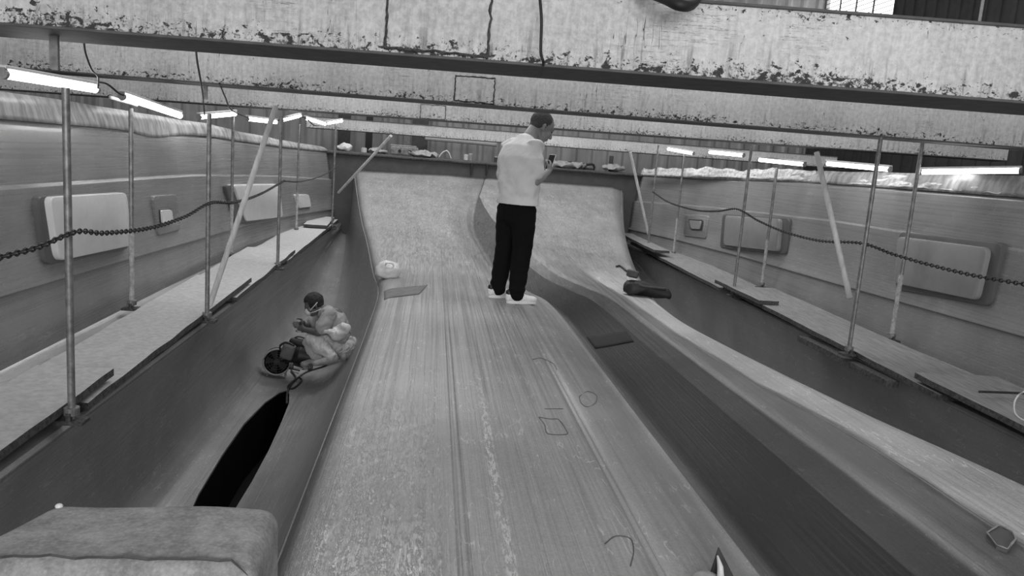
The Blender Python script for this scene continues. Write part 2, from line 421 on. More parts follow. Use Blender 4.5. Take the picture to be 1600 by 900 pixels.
def hull(side, label):
    e = empty('hull_mould', (mirror(side, -1.6), 6, -2.45), label, 'boat mould')
    A, B = [], []
    for y in ys:
        P, Q = hull_base(y)
        if side > 0:
            # the right deck edge sits a little further out
            P = [(p[0]-(RIGHT(y)-(2*CEN-LEFT(y)))*(1-min(1, i/5)), p[1]) for i, p in enumerate(P)]
            P = [(x-(.01 if i == 0 else 0), z) for i, (x, z) in enumerate(P)]
        C = spl([(x, 0, z) for x, z in P], 5)
        A.append([(mirror(side, p.x), y, p.z) for p in C])
        B.append([(mirror(side, x), y, z) for x, z in [P[-1]]+Q])
    bm = new(); grid(bm, A); bmesh.ops.recalc_face_normals(bm, faces=bm.faces)
    if sum(f.normal.z*f.calc_area() for f in bm.faces) < 0: bmesh.ops.reverse_faces(bm, faces=bm.faces)
    bm = evaluated(bm, [('SOLIDIFY', dict(thickness=.035, offset=-1))])
    if side < 0:   # keel slot: a long lens-shaped opening in the trough floor, with an added well painted black as its darkness
        L = [(-1.285, 3.9), (-1.40, 4.4), (-1.475, 5.2), (-1.50, 5.9), (-1.50, 6.6), (-1.45, 7.2), (-1.38, 7.52), (-1.33, 7.6),
             (-1.28, 7.5), (-1.23, 7.2), (-1.20, 6.7), (-1.17, 6.0), (-1.165, 5.4), (-1.18, 4.8), (-1.22, 4.3)]
        me = bpy.data.meshes.new('cutter'); cb = new()
        lo = [cb.verts.new((x, y, -2.9)) for x, y in L]; hi = [cb.verts.new((x, y, -2.2)) for x, y in L]
        cb.faces.new(lo[::-1]); cb.faces.new(hi)
        for i in range(len(L)):
            j = (i+1) % len(L); cb.faces.new((lo[i], lo[j], hi[j], hi[i]))
        bmesh.ops.recalc_face_normals(cb, faces=cb.faces); cb.to_mesh(me); cb.free()
        co = bpy.data.objects.new('cutter', me); COL.objects.link(co)
        bm = evaluated(bm, [('BOOLEAN', dict(object=co, operation='DIFFERENCE', solver='EXACT'))])
        bpy.data.objects.remove(co)
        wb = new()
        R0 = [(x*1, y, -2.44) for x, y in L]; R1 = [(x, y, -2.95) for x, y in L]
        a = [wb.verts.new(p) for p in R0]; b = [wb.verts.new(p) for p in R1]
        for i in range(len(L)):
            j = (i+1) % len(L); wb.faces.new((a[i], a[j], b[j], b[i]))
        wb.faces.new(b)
        w = ob('dark_slot_well', wb, M['void'], e)
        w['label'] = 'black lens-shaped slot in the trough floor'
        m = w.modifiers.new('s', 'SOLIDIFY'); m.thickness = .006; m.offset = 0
    o = ob('trough', bm, M['hull'], e, True)
    o.data.set_sharp_from_angle(angle=math.radians(50))
    t = build_sheet('topside', B, M['hullwall'], e, .035)
    # shell thickness goes outwards, away from the trough
    n = sum(p.normal.x*p.area for p in t.data.polygons)
    if n*side > 0: t.data.flip_normals()
    t.data.set_sharp_from_angle(angle=math.radians(35))
    # rough flange standing above the wall
    F = []; bmf = new()
    for i, y in enumerate(ys):
        P, Q = hull_base(y); x, z = Q[-1]
        nz = noise.noise(Vector((y*1.3, side*3, 0)))*.02
        hgt = interp([(5, .16), (9, .13), (12, .10), (14, .07)], y)+nz
        dip = -.05*math.exp(-((y-7.3)/.5)**2) if side < 0 else .0
        F.append([(mirror(side, x-.004), y, z+dip), (mirror(side, x-.012), y, z+.03+dip), (mirror(side, x-.03-nz), y, z+hgt*.6), (mirror(side, x-.06+nz), y, z+hgt)])
    fl = build_sheet('flange', F, M['flange'], e, .02)
    return e
hl = hull(-1, 'left grey hull mould with a deep trough and tall side wall')
hr = hull(1, 'right grey hull mould with a deep dark trough and tall side wall')

# loose crinkled film along the top of the right wall, and short scraps on the left
def film(pts, label, h, parentless=True):
    bm = new(); rows = []
    C = spl(pts, 14)
    for i, p in enumerate(C):
        row = []
        for j in range(6):
            t = j/5; q = Vector((p.x*3.1, p.y*6, j*1.7))
            row.append((p.x+.05*t+noise.noise(q)*.035, p.y+noise.noise(q+Vector((9, 0, 0)))*.03, p.z+h*t*(.75+.5*noise.noise(Vector((p.y*2.2, 4, 0))))+noise.noise(q*1.7)*.012))
        rows.append(row)
    grid(bm, rows)
    o = ob('bagging_film', bm, M['film'], None, True); m = o.modifiers.new('s', 'SOLIDIFY'); m.thickness = .004
    tag(o, label, 'plastic film', 'crinkled film on the right wall top'); return centre(o)
film([(3.62, 13.6, -.12), (3.9, 12.4, -.09), (4.25, 10.5, -.03), (4.33, 8.7, .0)], 'crinkled pale film on the far end of the right wall top', .17)
film([(4.35, 8.0, 0), (4.36, 7.0, .01), (4.37, 5.9, .01), (4.37, 4.6, .01)], 'crinkled pale film on the near end of the right wall top', .13)

# window recesses and panels on the hull sides (parts of each hull)
def wall_x(side, y, z):
    P, Q = hull_base(y); 
    for (xa, za), (xb, zb) in zip(Q, Q[1:]):
        if za <= z <= zb: return mirror(side, lerp(xa, xb, (z-za)/max(1e-6, zb-za)))
    return mirror(side, Q[9][0])
def pad(hullobj, side, pts, mat, name, proud=.05, label=None, bev=.02):
    """a panel standing off the hull side; pts = 4 (y, z) corners"""
    bm = new(); inn = -side
    n = 8; ring = []
    # rounded corner outline
    for i in range(4):
        a = Vector(pts[i-1]); b = Vector(pts[i]); c = Vector(pts[(i+1) % 4])
        r = .07*min(1, (a-b).length/.5)
        p = b+(a-b).normalized()*r; q = b+(c-b).normalized()*r
        for k in range(5):
            t = k/4; ring.append((1-t)**2*p+2*t*(1-t)*b+t*t*q)
    cx = sum((v.x for v in ring))/len(ring); cz = sum((v.y for v in ring))/len(ring)
    lv = []
    for off, sc in ((-.03, 1.0), (proud-.012, 1.0), (proud-.003, .985), (proud, .96)):
        lv.append([bm.verts.new((wall_x(side, v.x, v.y)*0+wall_x(side, cx+(v.x-cx), cz)+inn*off, cx+(v.x-cx)*sc, cz+(v.y-cz)*sc)) for v in ring])
    m = len(ring)
    for a, b in zip(lv, lv[1:]):
        for i in range(m): bm.faces.new((a[i], a[(i+1) % m], b[(i+1) % m], b[i]))
    bm.faces.new(lv[-1]); bm.faces.new(lv[0][::-1])
    o = sm(ob(name, bm, mat, hullobj), 30)
    if label: o['label'] = label
    return o
def wp(side, px, py, x):
    p = aX(px, py, x); return (p.y, p.z)
# left side: white window blanks on dark-sided bosses
XL = -2.36
def quadL(*c): return [wp(-1, px, py, XL) for px, py in c]
pad(hl, -1, quadL((50, 306), (184, 300), (196, 388), (62, 414)), M['boss'], 'window_boss', .035)
pad(hl, -1, quadL((58, 307), (184, 300), (191, 383), (74, 407)), M['white'], 'window_panel', .075, 'white panel over the window opening')
pad(hl, -1, quadL((342, 289), (406, 287), (415, 340), (358, 349)), M['boss'], 'window_boss', .035)
pad(hl, -1, quadL((349, 288), (409, 286), (413, 337), (369, 345)), M['white'], 'window_panel', .075, 'white panel over the window opening')
pad(hl, -1, quadL((236, 306), (272, 303), (278, 358), (243, 368)), M['hullwall'], 'porthole_surround', .022)
pad(hl, -1, quadL((243, 326), (262, 325), (264, 347), (245, 352)), M['dark'], 'porthole_rim', .032)
pad(hl, -1, quadL((244, 328), (260, 327), (262, 346), (246, 350)), M['white'], 'porthole_panel', .045)
pad(hl, -1, quadL((430, 302), (442, 301), (444, 320), (433, 323)), M['white'], 'porthole_panel', .035)
XR = 2*CEN+2.36
def quadR(*c): return [wp(1, px, py, XR) for px, py in c]
pad(hr, 1, quadR((1408, 362), (1572, 380), (1552, 480), (1402, 452)), M['boss'], 'window_boss', .03)
pad(hr, 1, quadR((1412, 370), (1556, 388), (1537, 470), (1406, 443)), M['greypanel'], 'window_panel', .07, 'grey panel over the window opening')
pad(hr, 1, quadR((1145, 335), (1242, 342), (1236, 398), (1140, 388)), M['boss'], 'window_boss', .03)
pad(hr, 1, quadR((1152, 338), (1232, 343), (1228, 394), (1148, 384)), M['greypanel'], 'window_panel', .07, 'grey panel over the window opening')
pad(hr, 1, quadR((1096, 336), (1126, 338), (1122, 374), (1093, 370)), M['hullwall'], 'porthole_surround', .022)
pad(hr, 1, quadR((1101, 344), (1121, 345), (1118, 362), (1103, 361)), M['dark'], 'porthole_rim', .032)
pad(hr, 1, quadR((1103, 346), (1119, 347), (1116, 360), (1105, 359)), M['greypanel'], 'porthole_panel', .045)

# end frame closing the mould behind the ramp
ef = empty('end_frame', (.945, 14.05, -2.5), 'dark upright frame closing the far end of the mould with a ledge on top', 'frame')
bm = new(); box(bm, (.945, 14.12, -1.35), (6.0, .14, 2.42)); ob('frame_board', bm, M['frame'], ef)
rows = []
bm = new()
nx = 60
for i in range(nx+1):
    x = lerp(-2.1, 4.0, i/nx); w = noise.noise(Vector((x*3, 1, 0)))*.012
    rows.append([(x, 13.98+w, -.165+w), (x, 13.96+w, -.13+w), (x, 14.05, -.105+w*.8), (x, 14.5, -.10+w*.5), (x, 14.52, -.15)])
grid(bm, rows); o = ob('ledge', bm, M['edge'], ef, True); m = o.modifiers.new('s', 'SOLIDIFY'); m.thickness = .03
for px in (736, 760):
    p = aY(px, 280, 13.95); bm = new(); box(bm, (p.x, 14.0, -.24), (.03, .08, .2), bev=.004); ob('bracket', bm, M['black'], ef)

# ------------------------------------------------------------------ the shed
def struct(name, bm, mat, smooth=False):
    o = ob(name, bm, mat, None, smooth); o['kind'] = 'structure'; return o
bm = new(); box(bm, (1, 6, -3.05), (26, 34, .1)); struct('floor', bm, M['ground'])
def corrugated(x0, x1, y, z0, z1, pitch=.3, depth=.04):
    prof = []; x = x0
    while x < x1:
        for dx, d in ((0, 0), (.05, depth), (.10, depth), (.15, 0)): prof.append((x+dx*pitch/.3, d))
        x += pitch
    return prof
bm = new(); prof = corrugated(-9, 12, 0, 0, 0, .42)
grid(bm, [[(x, 21-d, z) for x, d in prof] for z in (-3, 5.5)])
w = struct('wall_back', bm, M['wall']); m = w.modifiers.new('s', 'SOLIDIFY'); m.thickness = .01
bm = new(); prof = corrugated(-8, 19, 0, 0, 0, .42)
grid(bm, [[(-8.5+d, y+2, z) for y, d in prof] for z in (-3, 5.5)])
w = struct('wall_left', bm, M['wall']); m = w.modifiers.new('s', 'SOLIDIFY'); m.thickness = .01
# right wall with a louvred opening
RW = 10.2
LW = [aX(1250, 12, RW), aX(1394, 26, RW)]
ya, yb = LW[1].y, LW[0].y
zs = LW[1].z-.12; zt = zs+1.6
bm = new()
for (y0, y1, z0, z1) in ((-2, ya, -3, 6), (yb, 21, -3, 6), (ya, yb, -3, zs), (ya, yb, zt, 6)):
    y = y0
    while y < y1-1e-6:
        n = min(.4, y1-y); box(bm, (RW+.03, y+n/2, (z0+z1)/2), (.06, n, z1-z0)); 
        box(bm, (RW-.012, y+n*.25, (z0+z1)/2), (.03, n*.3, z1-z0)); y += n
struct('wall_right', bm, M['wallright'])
bm = new(); k = 14
for i in range(k):
    z = lerp(zs, zt, (i+.5)/k); box(bm, (RW+.02, (ya+yb)/2, z), (.07, yb-ya, .010), Matrix.Rotation(math.radians(-18), 3, 'Y'))
for i in range(1, 6): box(bm, (RW-.03, lerp(ya, yb, i/6), (zs+zt)/2), (.03, .03, zt-zs))
struct('window_1', bm, M['wallright'])
bm = new(); box(bm, (RW+.12, (ya+yb)/2, (zs+zt)/2), (.01, yb-ya, zt-zs)); struct('window_2', bm, emit('daylit_glass', .9, 2.2))
# pale slit between the sheets of the right wall
p = aX(1535, 30, RW); bm = new(); box(bm, (RW-.05, p.y, p.z+.6), (.02, .07, 2.2)); struct('trim_1', bm, M['pale'])

# ------------------------------------------------------------------ overhead beams
def beam(p0, p1, zb, depth, width, mat, label, ext=(6, 6), name='steel_beam', plates=(), flange=True):
    """p0, p1: (x, y) on the near lower edge"""
    a = Vector((p0[0], p0[1], 0)); b = Vector((p1[0], p1[1], 0)); d = (b-a).normalized()
    ang = math.atan2(d.y, d.x); mid = (a+b)/2; L = (b-a).length+ext[0]+ext[1]
    e = empty(name, (mid.x, mid.y, zb), label, 'beam', 'painted steel beams over the mould', ang)
    off = (ext[1]-ext[0])/2
    def loc(nm, mat2, fn, bev=0):
        bm = new(); fn(bm); me = bpy.data.meshes.new(nm); bm.to_mesh(me); bm.free(); me.materials.append(mat2)
        o = bpy.data.objects.new(nm, me); put(o, e); return o
    loc('web', mat, lambda bm: box(bm, (off, width/2, depth/2), (L, width, depth)))
    if flange:
        loc('bottom_flange', M['under'], lambda bm: box(bm, (off, width/2, -.006), (L, width+.03, .012), bev=.003))
        loc('top_flange', M['under'], lambda bm: box(bm, (off, width/2, depth+.006), (L, width+.03, .012), bev=.003))
    for (x0, x1, z0, z1, t) in plates:
        def pl(bm):
            box(bm, ((x0+x1)/2, -.003, (z0+z1)/2), (x1-x0, .008, z1-z0))
        o = loc('patch_plate', mat, pl)
        def wl(bm):
            P = [(x0, z0), (x1, z0), (x1, z1), (x0, z1)]
            for i in range(4):
                (xa, za), (xb, zb2) = P[i], P[(i+1) % 4]; n = 14
                pts = [(lerp(xa, xb, k/n)+noise.noise(Vector((k*.7, i, x0)))*t*.8, -.007, lerp(za, zb2, k/n)+noise.noise(Vector((k*.7, i+5, x0)))*t*.8) for k in range(n+1)]
                tube(bm, pts, 0, 6, True, [t*(.55+.5*abs(noise.noise(Vector((k*1.3, i, 3))))) for k in range(n+1)])
        loc('weld_seam', M['rust'], wl)
    return e, ang, mid
hB = .39
def bl(px0, py0, px1, py1, h):
    a, b = aZ(px0, py0, h), aZ(px1, py1, h); return (a.x, a.y), (b.x, b.y)
a, b = bl(0, 35, 1600, 158, hB)
e1, an1, mid1 = beam(a, b, hB, .285, .44, M['paint1'], 'nearest and largest peeling white steel beam across the top', plates=())
def beam_local(e, px, py):
    """pixel on the near face of a beam -> local (x, z)"""
    n = Vector((math.sin(e.rotation_euler.z), -math.cos(e.rotation_euler.z), 0)); r = ray(px, py)
    t = n.dot(e.location)/n.dot(r); p = r*t-e.location; c, s = math.cos(e.rotation_euler.z), math.sin(e.rotation_euler.z)
    return p.x*c+p.y*s, p.z
def patch(e, px0, px1, py0, py1, t, mat, notop=False):
    x0, zt_ = beam_local(e, px0, py0); x1, _ = beam_local(e, px1, py0); _, zb_ = beam_local(e, (px0+px1)/2, py1)
    bm = new(); box(bm, ((x0+x1)/2, -.003, (zb_+zt_)/2), (x1-x0, .008, zt_-zb_)); 
    ob('patch_plate', bm, mat, e, world=False)
    bm = new(); P = [(x0, zt_), (x0, zb_), (x1, zb_), (x1, zt_)] + ([] if notop else [(x0, zt_)])
    for i in range(len(P)-1):
        (xa, za), (xb, zb2) = P[i], P[i+1]; n = 16
        pts = [(lerp(xa, xb, k/n)+noise.noise(Vector((k*.7, i, x0)))*t*.8, -.006, lerp(za, zb2, k/n)+noise.noise(Vector((k*.7, i+5, x0)))*t*.8) for k in range(n+1)]
        tube(bm, pts, 0, 6, True, [t*(.5+.7*abs(noise.noise(Vector((k*1.3, i, 3))))) for k in range(n+1)])
    ob('weld_seam', bm, M['rust'], e, world=False)
a, b = bl(0, 103, 1600, 230, hB)
e2, *_ = beam(a, b, hB, .285, .3, M['paint2'], 'second peeling white steel beam, just above the standing man')
a, b = bl(224, 154, 1551, 249, hB)
e3, *_ = beam(a, b, hB, .285, .3, M['paint3'], 'third peeling white steel beam, seen behind the head of the standing man', ext=(4, .15))
pa, pb = aY(520, 201, 15.4), aY(985, 238, 14.9)
e4, *_ = beam((pa.x, pa.y), (pb.x, pb.y), (pa.z+pb.z)/2, .2, .3, M['paint3'], 'farthest white steel beam, hanging over the far end ledge', ext=(.5, 4))
patch(e1, 607, 770, -30, 82, .010, M['paint1'])
patch(e2, 712, 774, 118, 160, .009, M['paint2'])
patch(e3, 658, 697, 163, 186, .007, M['paint3'])

# ------------------------------------------------------------------ scaffold poles
def rod(name, pts, r, mat, label, cat, group=None, n=12, extra=None):
    bm = new(); tube(bm, pts, r, n)
    base = min((Vector(p) for p in pts), key=lambda v: v.z)
    if extra is None:
        o = ob(name, bm, mat, None, True); o.data.set_sharp_from_angle(angle=math.radians(50)); tag(o, label, cat, group); return centre(o)
    e = empty(name, base, label, cat, group); sm(ob('pipe', bm, mat, e), 50); extra(e); return e
def pole(x, y, z0, z1, label, dusty=False, group='scaffold poles along the planks', r=.0165):
    def ex(e):
        bm = new(); cyl(bm, (x, y, z0+.04), (x, y, z0+.075), .034); ob('collar', bm, M['steel'], e)
        bm = new(); box(bm, (x-.0, y, z0+.01), (.13, .09, .02), bev=.004); box(bm, (x, y-.03, z0+.03), (.02, .02, .05)); ob('bracket', bm, M['rust'], e)
        if dusty:
            bm = new(); pts = [(x+noise.noise(Vector((k, 1, y)))*.004, y, lerp(z0+.05, z0+.6, k/12)) for k in range(13)]
            tube(bm, pts, 0, 10, True, [r*1.05+.008*abs(noise.noise(Vector((k*1.7, y, 2)))) for k in range(13)]); ob('dust_crust', bm, M['dusty'], e)
    return rod('scaffold_pole', [(x, y, z0), (x, y, z1)], r, M['steel'], label, 'pole', group, extra=ex)
def ztop(px, py, y): return aY(px, py, y).z
ZP = -1.36
pole(-1.60, 3.63, ZP, ztop(115, 138, 3.63), 'nearest scaffold pole of the left plank walkway')
pole(-1.60, 5.81, ZP, ztop(330, 178, 5.81), 'left scaffold pole with the long pale stick leaning on it')
pole(-1.60, 8.43, ZP, ztop(447, 182, 8.43), 'left front scaffold pole just right of the leaning pale stick')
pole(-1.60, 12.9, ZP, ztop(530, 188, 12.9), 'last scaffold pole at the far end of the left walkway')
pole(-2.20, 6.0, ZP+.02, ztop(240, 172, 6.0), 'dust-caked pole against the left wall, beside the nearer porthole', True)
pole(-2.20, 8.9, ZP+.02, ztop(383, 178, 8.9), 'pole against the left wall in front of the farther white panel', True)
pole(-2.00, 11.9, ZP+.02, ztop(480, 195, 11.9), 'thin pole against the left wall near its far end', True)
pole(3.40, 5.80, ZP, ztop(1372, 214, 5.8), 'nearest scaffold pole at the edge of the right walkway')
pole(3.47, 8.45, ZP, ztop(1160, 228, 8.45), 'middle scaffold pole at the edge of the right walkway')
pole(3.52, 12.3, ZP, ztop(1020, 226, 12.3), 'last scaffold pole at the far end of the right walkway')
pole(4.08, 6.32, ZP+.02, ztop(1447, 222, 6.32), 'dust-caked pole against the right wall, crossing the left part of the larger grey panel', True)
pole(4.06, 9.05, ZP+.02, ztop(1212, 262, 9.05), 'pole against the right wall in front of the farther grey panel', True)
pole(3.86, 12.0, ZP+.02, ztop(1070, 238, 12.0), 'thin pole against the right wall near its far end', True)
# sticks
rod('wooden_stick', [aY(431, 166, 6.6), aX(326, 482, -1.66)], .022, M['stick'], 'long pale stick leaning from the left walkway up to the beams', 'stick')
rod('wooden_stick', [aY(611, 212, 12.0), aX(529, 301, -1.57)], .022, M['stick'], 'short pale stick slanting across the far left corner', 'stick')
rod('wooden_stick', [aY(1276, 238, 6.4), aX(1328, 466, 3.42)], .022, M['stick'], 'long pale stick leaning against the nearest right pole', 'stick')
rod('wooden_stick', [aY(985, 238, 12.2), aX(1013, 366, 3.52)], .022, M['stick'], 'pale stick leaning at the far end of the right walkway', 'stick')

# ------------------------------------------------------------------ planks
def plank(xa, xb, y0, y1, z0, z1, mat, label, group, t=.04, yaw=0, name='scaffold_plank'):
    c = Vector(((xa+xb)/2, (y0+y1)/2, (z0+z1)/2)); L = math.hypot(y1-y0, z1-z0)
    e = empty(name, c-Vector((0, 0, t)), label, 'plank', group, yaw)
    tilt = math.atan2(z1-z0, y1-y0); rot = Matrix.Rotation(tilt, 3, 'X')
    bm = new(); n = 40; w = xb-xa; rows = []
    sd = y0*3.7+xa
    for i in range(n+1):
        yy = (i/n-.5)*L; rag = noise.noise(Vector((yy*3, sd, 0)))*.012; rag2 = noise.noise(Vector((yy*3, sd+7, 0)))*.012
        rows.append([(-w/2+rag+w*j/8*(1+(rag2-rag)/w), yy, noise.noise(Vector((j*.5, yy*1.5, sd)))*.004) for j in range(9)])
    V = grid(bm, rows)
    ret = bmesh.ops.extrude_face_region(bm, geom=list(bm.faces))
    bmesh.ops.translate(bm, verts=[v for v in ret['geom'] if isinstance(v, bmesh.types.BMVert)], vec=(0, 0, -t))
    for v in bm.verts: v.co = rot @ v.co + Vector((0, 0, t))
    bmesh.ops.recalc_face_normals(bm, faces=bm.faces)
    me = bpy.data.meshes.new('board'); bm.to_mesh(me); bm.free(); me.materials.append(mat); me.materials.append(M['edge'])
    for p in me.polygons:
        if p.normal.z < .6: p.material_index = 1
    o = bpy.data.objects.new('board', me); put(o, e)
    return e
GL, GR = 'planks of the left walkway', 'planks of the right walkway'
plank(-2.02, -1.63, 1.3, aZ(165, 575, -1.26).y, -1.32, -1.26, M['plankL'], 'nearest pale plank of the left walkway, at the left picture edge', GL)
plank(-2.10, -1.62, aZ(165, 575, -1.26).y-.35, aZ(368, 433, -1.27).y, -1.335, -1.265, M['plankL'], 'long pale plank between the two nearest left poles', GL)
plank(-2.16, -1.60, 6.7, aZ(437, 388, -1.27).y, -1.34, -1.275, M['plankL'], 'pale plank with a dark stained far end on the left walkway', GL)
plank(-2.14, -1.60, 9.0, 13.7, -1.34, -1.27, M['plankL'], 'farthest long pale plank of the left walkway', GL)
plank(-1.98, -1.62, 12.2, 13.6, -1.235, -1.225, M['plankL'], 'short loose plank lying on the far end of the left walkway', 'loose short planks', yaw=.05)
plank(3.44, 4.06, 1.5, 5.0, -1.34, -1.27, M['plankR'], 'nearest ragged grey plank of the right walkway, at the right picture edge', GR)
plank(3.44, 4.06, 4.7, 8.7, -1.34, -1.275, M['plankR'], 'long grey plank behind the nearest right pole', GR)
plank(3.46, 4.06, 8.4, 13.2, -1.34, -1.275, M['plankR'], 'farthest grey plank of the right walkway', GR)
plank(3.36, 3.60, 11.4, 13.7, -1.20, -1.17, M['plankR'], 'short pale board lying on the far end of the right walkway', 'loose short planks')
plank(3.40, 3.62, 7.6, 8.9, -1.25, -1.245, M['plankR'], 'short grey board on the right walkway by the middle pole', 'loose short planks')
plank(3.37, 3.48, 5.2, 6.6, -1.395, -1.39, M['edge'], 'dark board hung under the right walkway at the nearest pole', 'loose short planks', t=.05)

# ------------------------------------------------------------------ chains
def chain(name, pts, label, pitch=.030, r=.0045):
    C = spl(pts, 40); bm = new(); acc = 0; k = 0; prev = C[0]
    L = [0]
    for a, b in zip(C, C[1:]): L.append(L[-1]+(b-a).length)
    total = L[-1]; n = int(total/pitch); j = 0
    for i in range(n):
        s = i*pitch
        while j < len(L)-2 and L[j+1] < s: j += 1
        t = (s-L[j])/max(1e-6, L[j+1]-L[j]); p = C[j].lerp(C[j+1], t); d = (C[j+1]-C[j]).normalized()
        a, b = frame(d); side = a if i % 2 else b
        ring = [p+d*math.cos(q)*pitch*.62+side*math.sin(q)*pitch*.36 for q in [2*PI*m/8 for m in range(8)]]
        nb = d.cross(side).normalized(); R = []
        for m, q in enumerate(ring):
            tt = (ring[(m+1) % 8]-ring[m-1]).normalized(); u = tt.cross(nb).normalized()
            R.append([bm.verts.new(q+u*math.cos(w)*r+nb*math.sin(w)*r) for w in (0, PI/2, PI, 3*PI/2)])
        for m in range(8):
            for w in range(4): bm.faces.new((R[m][w], R[m][(w+1) % 4], R[(m+1) % 8][(w+1) % 4], R[(m+1) % 8][w]))
    o = ob(name, bm, M['chain'], None, True); tag(o, label, 'chain', 'safety chains along the walkways'); return centre(o)
XA = -1.575
chain('safety_chain', [aX(x, y, XA) for x, y in ((-60, 420), (0, 402), (60, 386), (120, 362), (165, 364), (235, 356), (290, 338), (329, 317), (365, 316), (405, 304), (445, 282))], 'rusty chain slung between the left scaffold poles')
def cord(name, pts, r, label, mat='cord', cat='cord', group=None, n=8):
    bm = new(); tube(bm, spl(pts, 10), r, n); o = ob(name, bm, M[mat], None, True); tag(o, label, cat, group); return centre(o)
cord('thin_rope', [aX(x, y, XA) for x, y in ((445, 283), (465, 284), (490, 279), (510, 271), (529, 259))], .008, 'thin dark rope at the far end of the left walkway', cat='rope')
XB = 3.45
chain('safety_chain', [aX(x, y, 3.42) for x, y in ((1020, 300), (1045, 316), (1085, 328), (1120, 330), (1152, 327), (1185, 345), (1225, 362), (1280, 376), (1345, 380))]+[aX(x, y, 3.40) for x, y in ((1395, 397), (1450, 413), (1520, 430), (1600, 444), (1680, 458))], 'rusty chain slung between the right scaffold poles')

# ------------------------------------------------------------------ fluorescent lamps
def lamp(p, q, label, r=.017):
    p, q = Vector(p), Vector(q); d = (q-p).normalized(); side = d.cross(Vector((0, 0, 1))).normalized(); up = side.cross(d)
    e = empty('fluorescent_lamp', (p+q)/2, label, 'lamp', 'fluorescent lamps hung along both hull sides')
    bm = new(); tube(bm, [p, q], r, 12); ob('tube', bm, M['tube'], e, True)
    rot = Matrix((d, side, up)).transposed()
    bm = new(); box(bm, (p+q)/2+up*(r+.012), ((q-p).length+.04, .036, .018), rot, bev=.004); ob('housing', bm, M['housing'], e)
    for c in (p, q):
        s = -1 if c == p else 1
        bm = new(); cyl(bm, c, c+d*s*.022, r*1.15, 12); box(bm, c+d*s*.014+up*.012, (.02, .03, .036), rot); ob('end_cap', bm, M['grey'], e)
    return e
lamp(aY(8, 116, 4.0), aY(148, 139, 4.75), 'nearest glowing tube lamp on the left, at the left picture edge', .021)
lamp(aY(192, 151, 5.4), aY(281, 181, 6.6), 'second glowing tube lamp from the left picture edge', .021)
lamp(aY(312, 183, 7.6), aY(367, 178, 8.3), 'third left tube lamp, tilted up to the right', .02)
lamp(aY(387, 186, 8.8), aY(431, 191, 9.7), 'fourth left tube lamp, just left of the leaning stick top', .02)
lamp(aY(441, 188, 10.2), aY(469, 181, 11.0), 'small far left tube lamp tilting up to the right', .019)
lamp(aY(477, 185, 11.2), aY(508, 194, 12.0), 'small far left tube lamp tilting down to the right', .019)
lamp(aY(510, 193, 12.2), aY(534, 189, 13.0), 'last tube lamp on the left, closest to the far end', .019)
lamp(aY(1044, 233, 12.4), aY(1083, 240, 11.6), 'farthest glowing tube lamp on the right', .02)
lamp(aY(1109, 238, 10.6), aY(1161, 243, 9.9), 'second farthest tube lamp on the right, touching the middle pole', .02)
lamp(aY(1187, 250, 9.1), aY(1256, 257, 8.4), 'middle tube lamp of the five on the right', .02)
lamp(aY(1293, 256, 7.7), aY(1389, 265, 7.0), 'right side tube lamp crossing behind the nearest right pole', .02)
lamp(aY(1441, 269, 6.4), aY(1592, 267, 5.9), 'nearest and longest glowing tube lamp on the right', .02)
# unlit fitting beside the second left lamp
e = empty('lamp_fitting', aY(190, 158, 5.6), 'small bare lamp fitting just under the second left tube lamp', 'lamp')
bm = new(); tube(bm, [aY(172, 152, 5.5), aY(214, 164, 5.8)], .012, 8); ob('batten', bm, M['pale'], e, True)
bm = new(); box(bm, aY(192, 150, 5.6), (.03, .03, .06), bev=.004); ob('clamp', bm, M['steel'], e)
# cords
G = 'cords hanging from the beams'
cord('hanging_cord', [aY(842, -20, 3.2), aY(846, 30, 3.22), aY(845, 80, 3.22), aY(849, 100, 3.25), aY(843, 118, 3.6)], .006, 'dark cord draped over the nearest beam above the man', group=G)
cord('hanging_cord', [aY(131, 55, 4.2), aY(133, 80, 4.3), aY(143, 108, 4.4), aY(153, 120, 4.6), aY(153, 138, 4.7)], .005, 'thin dark cord dropping to the nearest left tube lamp', group=G)
cord('hanging_cord', [aY(306, 68, 4.2), aY(308, 95, 4.8), aY(315, 135, 5.4), aY(318, 160, 6.5), aY(320, 181, 7.5)], .006, 'thin dark cord dropping to the third left tube lamp', group=G)
cord('hanging_cord', [aY(343, 130, 6.2), aY(352, 152, 7), aY(362, 172, 7.8), aY(388, 184, 8.8)], .007, 'short dark cord dropping to the fourth left tube lamp', group=G)
cord('lamp_cable', [aY(112, 130, 4.6), aY(140, 128, 4.9), aY(165, 130, 5.1), aY(185, 145, 5.3), aY(195, 149, 5.4)], .007, 'dark cable linking the two nearest left tube lamps')
cord('lamp_cable', [aY(432, 190, 9.8), aY(440, 187, 10.2), aY(474, 183, 11.1), aY(492, 196, 11.5), aY(510, 189, 12.3)], .008, 'dark cable linking the far left tube lamps')
# hanger strap under the nearest beam
bm = new(); p = aY(84, 44, 3.7); q = aY(86, 104, 3.75); box(bm, (p+q)/2, (.035, .02, (p-q).length+.02)); o = ob('hanger_strap', bm, M['steel']); tag(o, 'flat steel strap hanging below the nearest beam at upper left', 'strap'); centre(o)
bm = new(); p = aY(320, 130, 6.4); q = aY(322, 156, 6.6); box(bm, (p+q)/2, (.03, .02, .12)); o = ob('hanger_strap', bm, M['steel']); tag(o, 'short steel strap below the second beam at left', 'strap'); centre(o)
# black hose lying on the nearest beam
cord('rubber_hose', [aY(1010, -14, 3.15), aY(1040, -2, 3.05), aY(1062, 8, 3.0), aY(1080, 7, 3.05), aY(1092, -10, 3.2)], .022, 'black hose hanging over the top of the nearest beam', 'rubber', 'hose', n=12)

